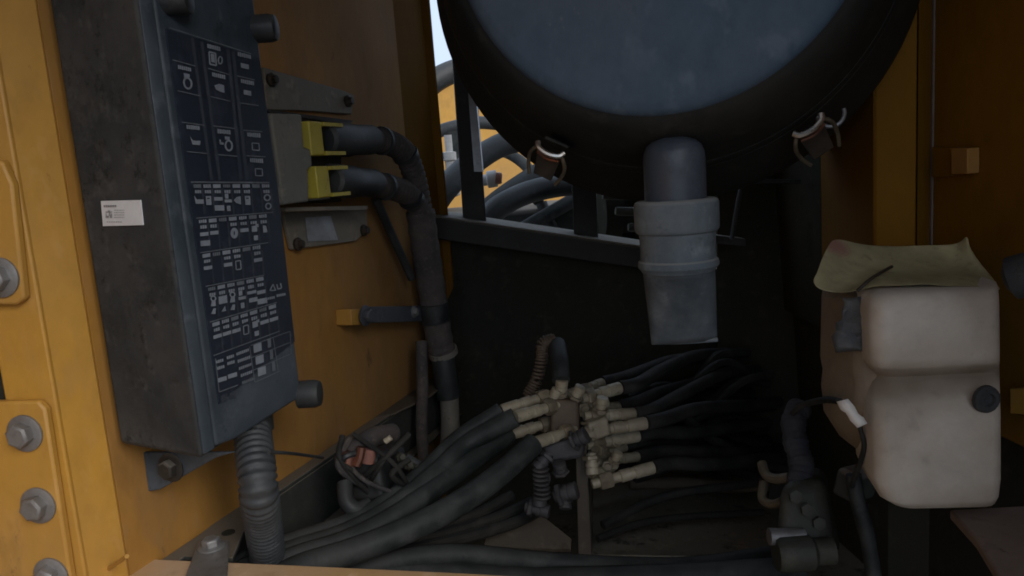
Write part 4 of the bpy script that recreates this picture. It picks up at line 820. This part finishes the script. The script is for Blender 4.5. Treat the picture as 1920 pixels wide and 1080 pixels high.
bm = B(); tube(bm, [P(1600, 890, .62), P(1608, 940, .62), P(1625, 1000, .62), P(1640, 1090, .62)], .0062, 12); tag(ob('drain_hose', bm, 'hose'), 'dull hose dropping below the lower corner of the white tank', 'hose')
t = thing('clamp_bracket', 'dark lumpy clamp between the pump and the white tank', 'clamp', P(1610, 900, .64))
bm = B(); box(bm, P(1605, 905, .64), V((.012, .004, 0)), V((-.004, .012, 0)), V((.003, 0, .012))); ob('clamp_body', bm, 'rail', t, bevel=.004)
bm = B(); lathe(bm, P(1622, 880, .625), V((-.2, -1, .3)), [(0, .007), (.006, .007), (.008, .004), (.008, 0)], 14); ob('clamp_nut', bm, 'dark_alu', t)

# starter relay with copper studs by the rail
t = thing('relay', 'black relay with two copper studs tucked by the foot rail', 'relay', P(690, 900, .74))
bm = B(); hexa(bm, [P(642, 945, .72), P(720, 940, .70), P(770, 900, .78), P(690, 900, .80), P(640, 860, .72), P(706, 850, .70), P(760, 838, .78), P(690, 820, .80)]); ob('relay_body', bm, 'black', t, bevel=.005, seg=3)
bm = B(); tube(bm, [P(640, 868, .71), P(670, 840, .71), P(700, 820, .73), P(735, 812, .76)], .010, 12); ob('boot', bm, 'wrap', t)
bm = B(); lathe(bm, P(652, 872, .698), (P(656, 842, .698) - P(652, 872, .698)), [(0, .0085), (.012, .0085), (.0135, .007), (.0135, 0)], 18); ob('copper_stud', bm, 'copper', t)
bm = B(); tube(bm, [P(668, 872, .695), P(674, 858, .695), P(678, 838, .695)], .0045, 10); ob('copper_stud', bm, 'copper', t)
bm = B(); cyl(bm, P(690, 868, .70), P(694, 842, .70), .006, 12); ob('red_terminal', bm, 'rust_steel', t)
for k, (x, y) in enumerate(((748, 858), (762, 872), (776, 878))):
    bm = B(); lathe(bm, P(x, y, .715 + .01 * k), V((.6, -1, .4)), [(0, .005), (.006, .005), (.008, .003), (.011, .003), (.011, 0)], 6); ob('terminal_nut', bm, 'plate_dark', t)
bm = B(); cyl(bm, P(722, 828, .70), P(733, 820, .70), .0028, 10); ob('brass_pin', bm, 'brass', t)
bm = B(); tube(bm, [P(646, 905, .70), P(650, 940, .69), P(668, 955, .69), P(690, 948, .70)], .0075, 12); tag(ob('battery_cable', bm, 'black'), 'black battery cable curling under the relay with copper studs', 'cable')
bm = B(); tube(bm, [P(760, 860, .74), P(790, 880, .74), P(810, 900, .75), P(800, 940, .75)], .006, 10); tag(ob('battery_cable', bm, 'black'), 'black cable leaving the right side of the relay downward', 'cable')

random.seed(31)
for k in range(9):                                       # loose thin wires crowding the relay
    x0, y0 = random.uniform(640, 770), random.uniform(812, 862); x2, y2 = random.uniform(650, 800), random.uniform(900, 965)
    bm = B(); tube(bm, [P(x0, y0, .705), P((x0 + x2) / 2 + random.uniform(-45, 25), (y0 + y2) / 2 + random.uniform(-18, 10), .69), P(x2, y2, .72), P(x2 + random.uniform(-20, 30), y2 + 40, .75)], random.uniform(.0018, .0034), 8)
    tag(ob('loose_wire', bm, random.choice(['dark_hose', 'black', 'wrap'])), 'thin dark wire in the tangle around the relay by the foot rail', 'wire', 'thin dark wires tangled around the relay')
# ================================================================== outside, behind the opening
t = thing('boom', 'sunlit yellow machine boom seen through the rear opening', 'boom', P(950, 300, 2.6))
bm = B(); prism(bm, [P(600, 150, 2.6), P(840, 150, 2.6), P(980, 190, 2.6), P(1250, 330, 2.6), P(1250, 560, 2.6), P(600, 560, 2.6)], V((.02, .35, 0))); ob('side_plate', bm, 'yellow', t, bevel=.01)
bm = B(); prism(bm, [P(600, 143, 2.57), P(842, 143, 2.57), P(842, 152, 2.57), P(600, 152, 2.57)], V((.02, .4, 0))); ob('flange', bm, 'yellow', t)
oh = [
 ([(770, 210, 1.9), (800, 165, 1.9), (840, 138, 1.92), (900, 120, 1.95)], .030, 'black', 'thick black hose arching under the sky gap'),
 ([(790, 262, 2.0), (820, 248, 2.0), (850, 238, 2.0), (900, 230, 2.0), (980, 238, 2.0)], .017, 'conduit', 'pale dusty hose crossing behind the post'),
 ([(800, 410, 1.45), (830, 360, 1.45), (880, 310, 1.5), (940, 272, 1.55), (1010, 255, 1.6)], .025, 'black', 'thick black hose arching from the beam behind the post'),
 ([(905, 285, 1.8), (945, 285, 1.78), (985, 310, 1.75), (1005, 345, 1.72), (1010, 380, 1.7)], .013, 'hose', 'thin black hose bending down over the boom'),
 ([(900, 405, 1.42), (950, 365, 1.45), (1010, 325, 1.5), (1070, 290, 1.55), (1130, 265, 1.6)], .021, 'hose', 'grey hose slanting up behind the left drum catch'),
 ([(905, 420, 1.30), (940, 385, 1.32), (1000, 358, 1.36), (1080, 345, 1.4), (1160, 350, 1.45)], .021, 'black', 'black glossy hose curving low above the sloping beam'),
 ([(980, 430, 1.5), (1040, 395, 1.52), (1100, 360, 1.55)], .015, 'hose', 'dark hose tucked lowest beside the second post'),
 ([(1015, 380, 1.55), (1025, 405, 1.55), (1040, 435, 1.55)], .012, 'black', 'short black hose dropping onto the sloping beam'),
]
for pts, r, m_, l in oh:
    bm = B(); tube(bm, [P(*p) for p in pts], r, 14); tag(ob('outside_hose', bm, m_), l, 'hose', 'hoses outside the rear opening')
t = thing('valve_block', 'pale dusty valve block beside the yellow panel edge outside', 'valve block', P(835, 360, 1.8))
bm = B(); box(bm, P(825, 345, 1.8), V((.045, 0, 0)), V((0, .05, 0)), V((0, 0, .032))); ob('block', bm, 'pale', t, bevel=.006)
for x in (822, 845):
    bm = B(); lathe(bm, P(x, 318, 1.76), UP, [(0, .012), (.02, .012), (.022, .016), (.04, .016), (.042, .009), (.08, .009)], 14); ob('stem', bm, 'pale', t)
bm = B(); box(bm, P(855, 285, 1.85), V((.014, 0, 0)), V((0, .02, 0)), V((0, 0, .05))); ob('bracket', bm, 'hose', t)
t = thing('hose_end', 'pale hose end fitting with rusty tip beside the post', 'fitting', P(925, 335, 1.6))
bm = B(); lathe(bm, P(895, 340, 1.6), V((1, 0, .08)), [(0, .012), (.02, .012), (.022, .018), (.042, .018), (.044, .012), (.052, .012)], 14); ob('sleeve', bm, 'pale', t)
bm = B(); lathe(bm, P(929, 334, 1.58), V((1, 0, -.15)), [(0, .012), (.012, .012), (.014, .008)], 12); ob('rusty_tip', bm, 'rust_steel', t)
bm = B(); box(bm, P(900, 440, 1.75), V((.25, 0, 0)), V((0, .2, 0)), V((0, 0, .06))); tag(ob('engine_cover', bm, 'rail', bevel=.01), 'dark grey engine cover under the outside hoses', 'cover')
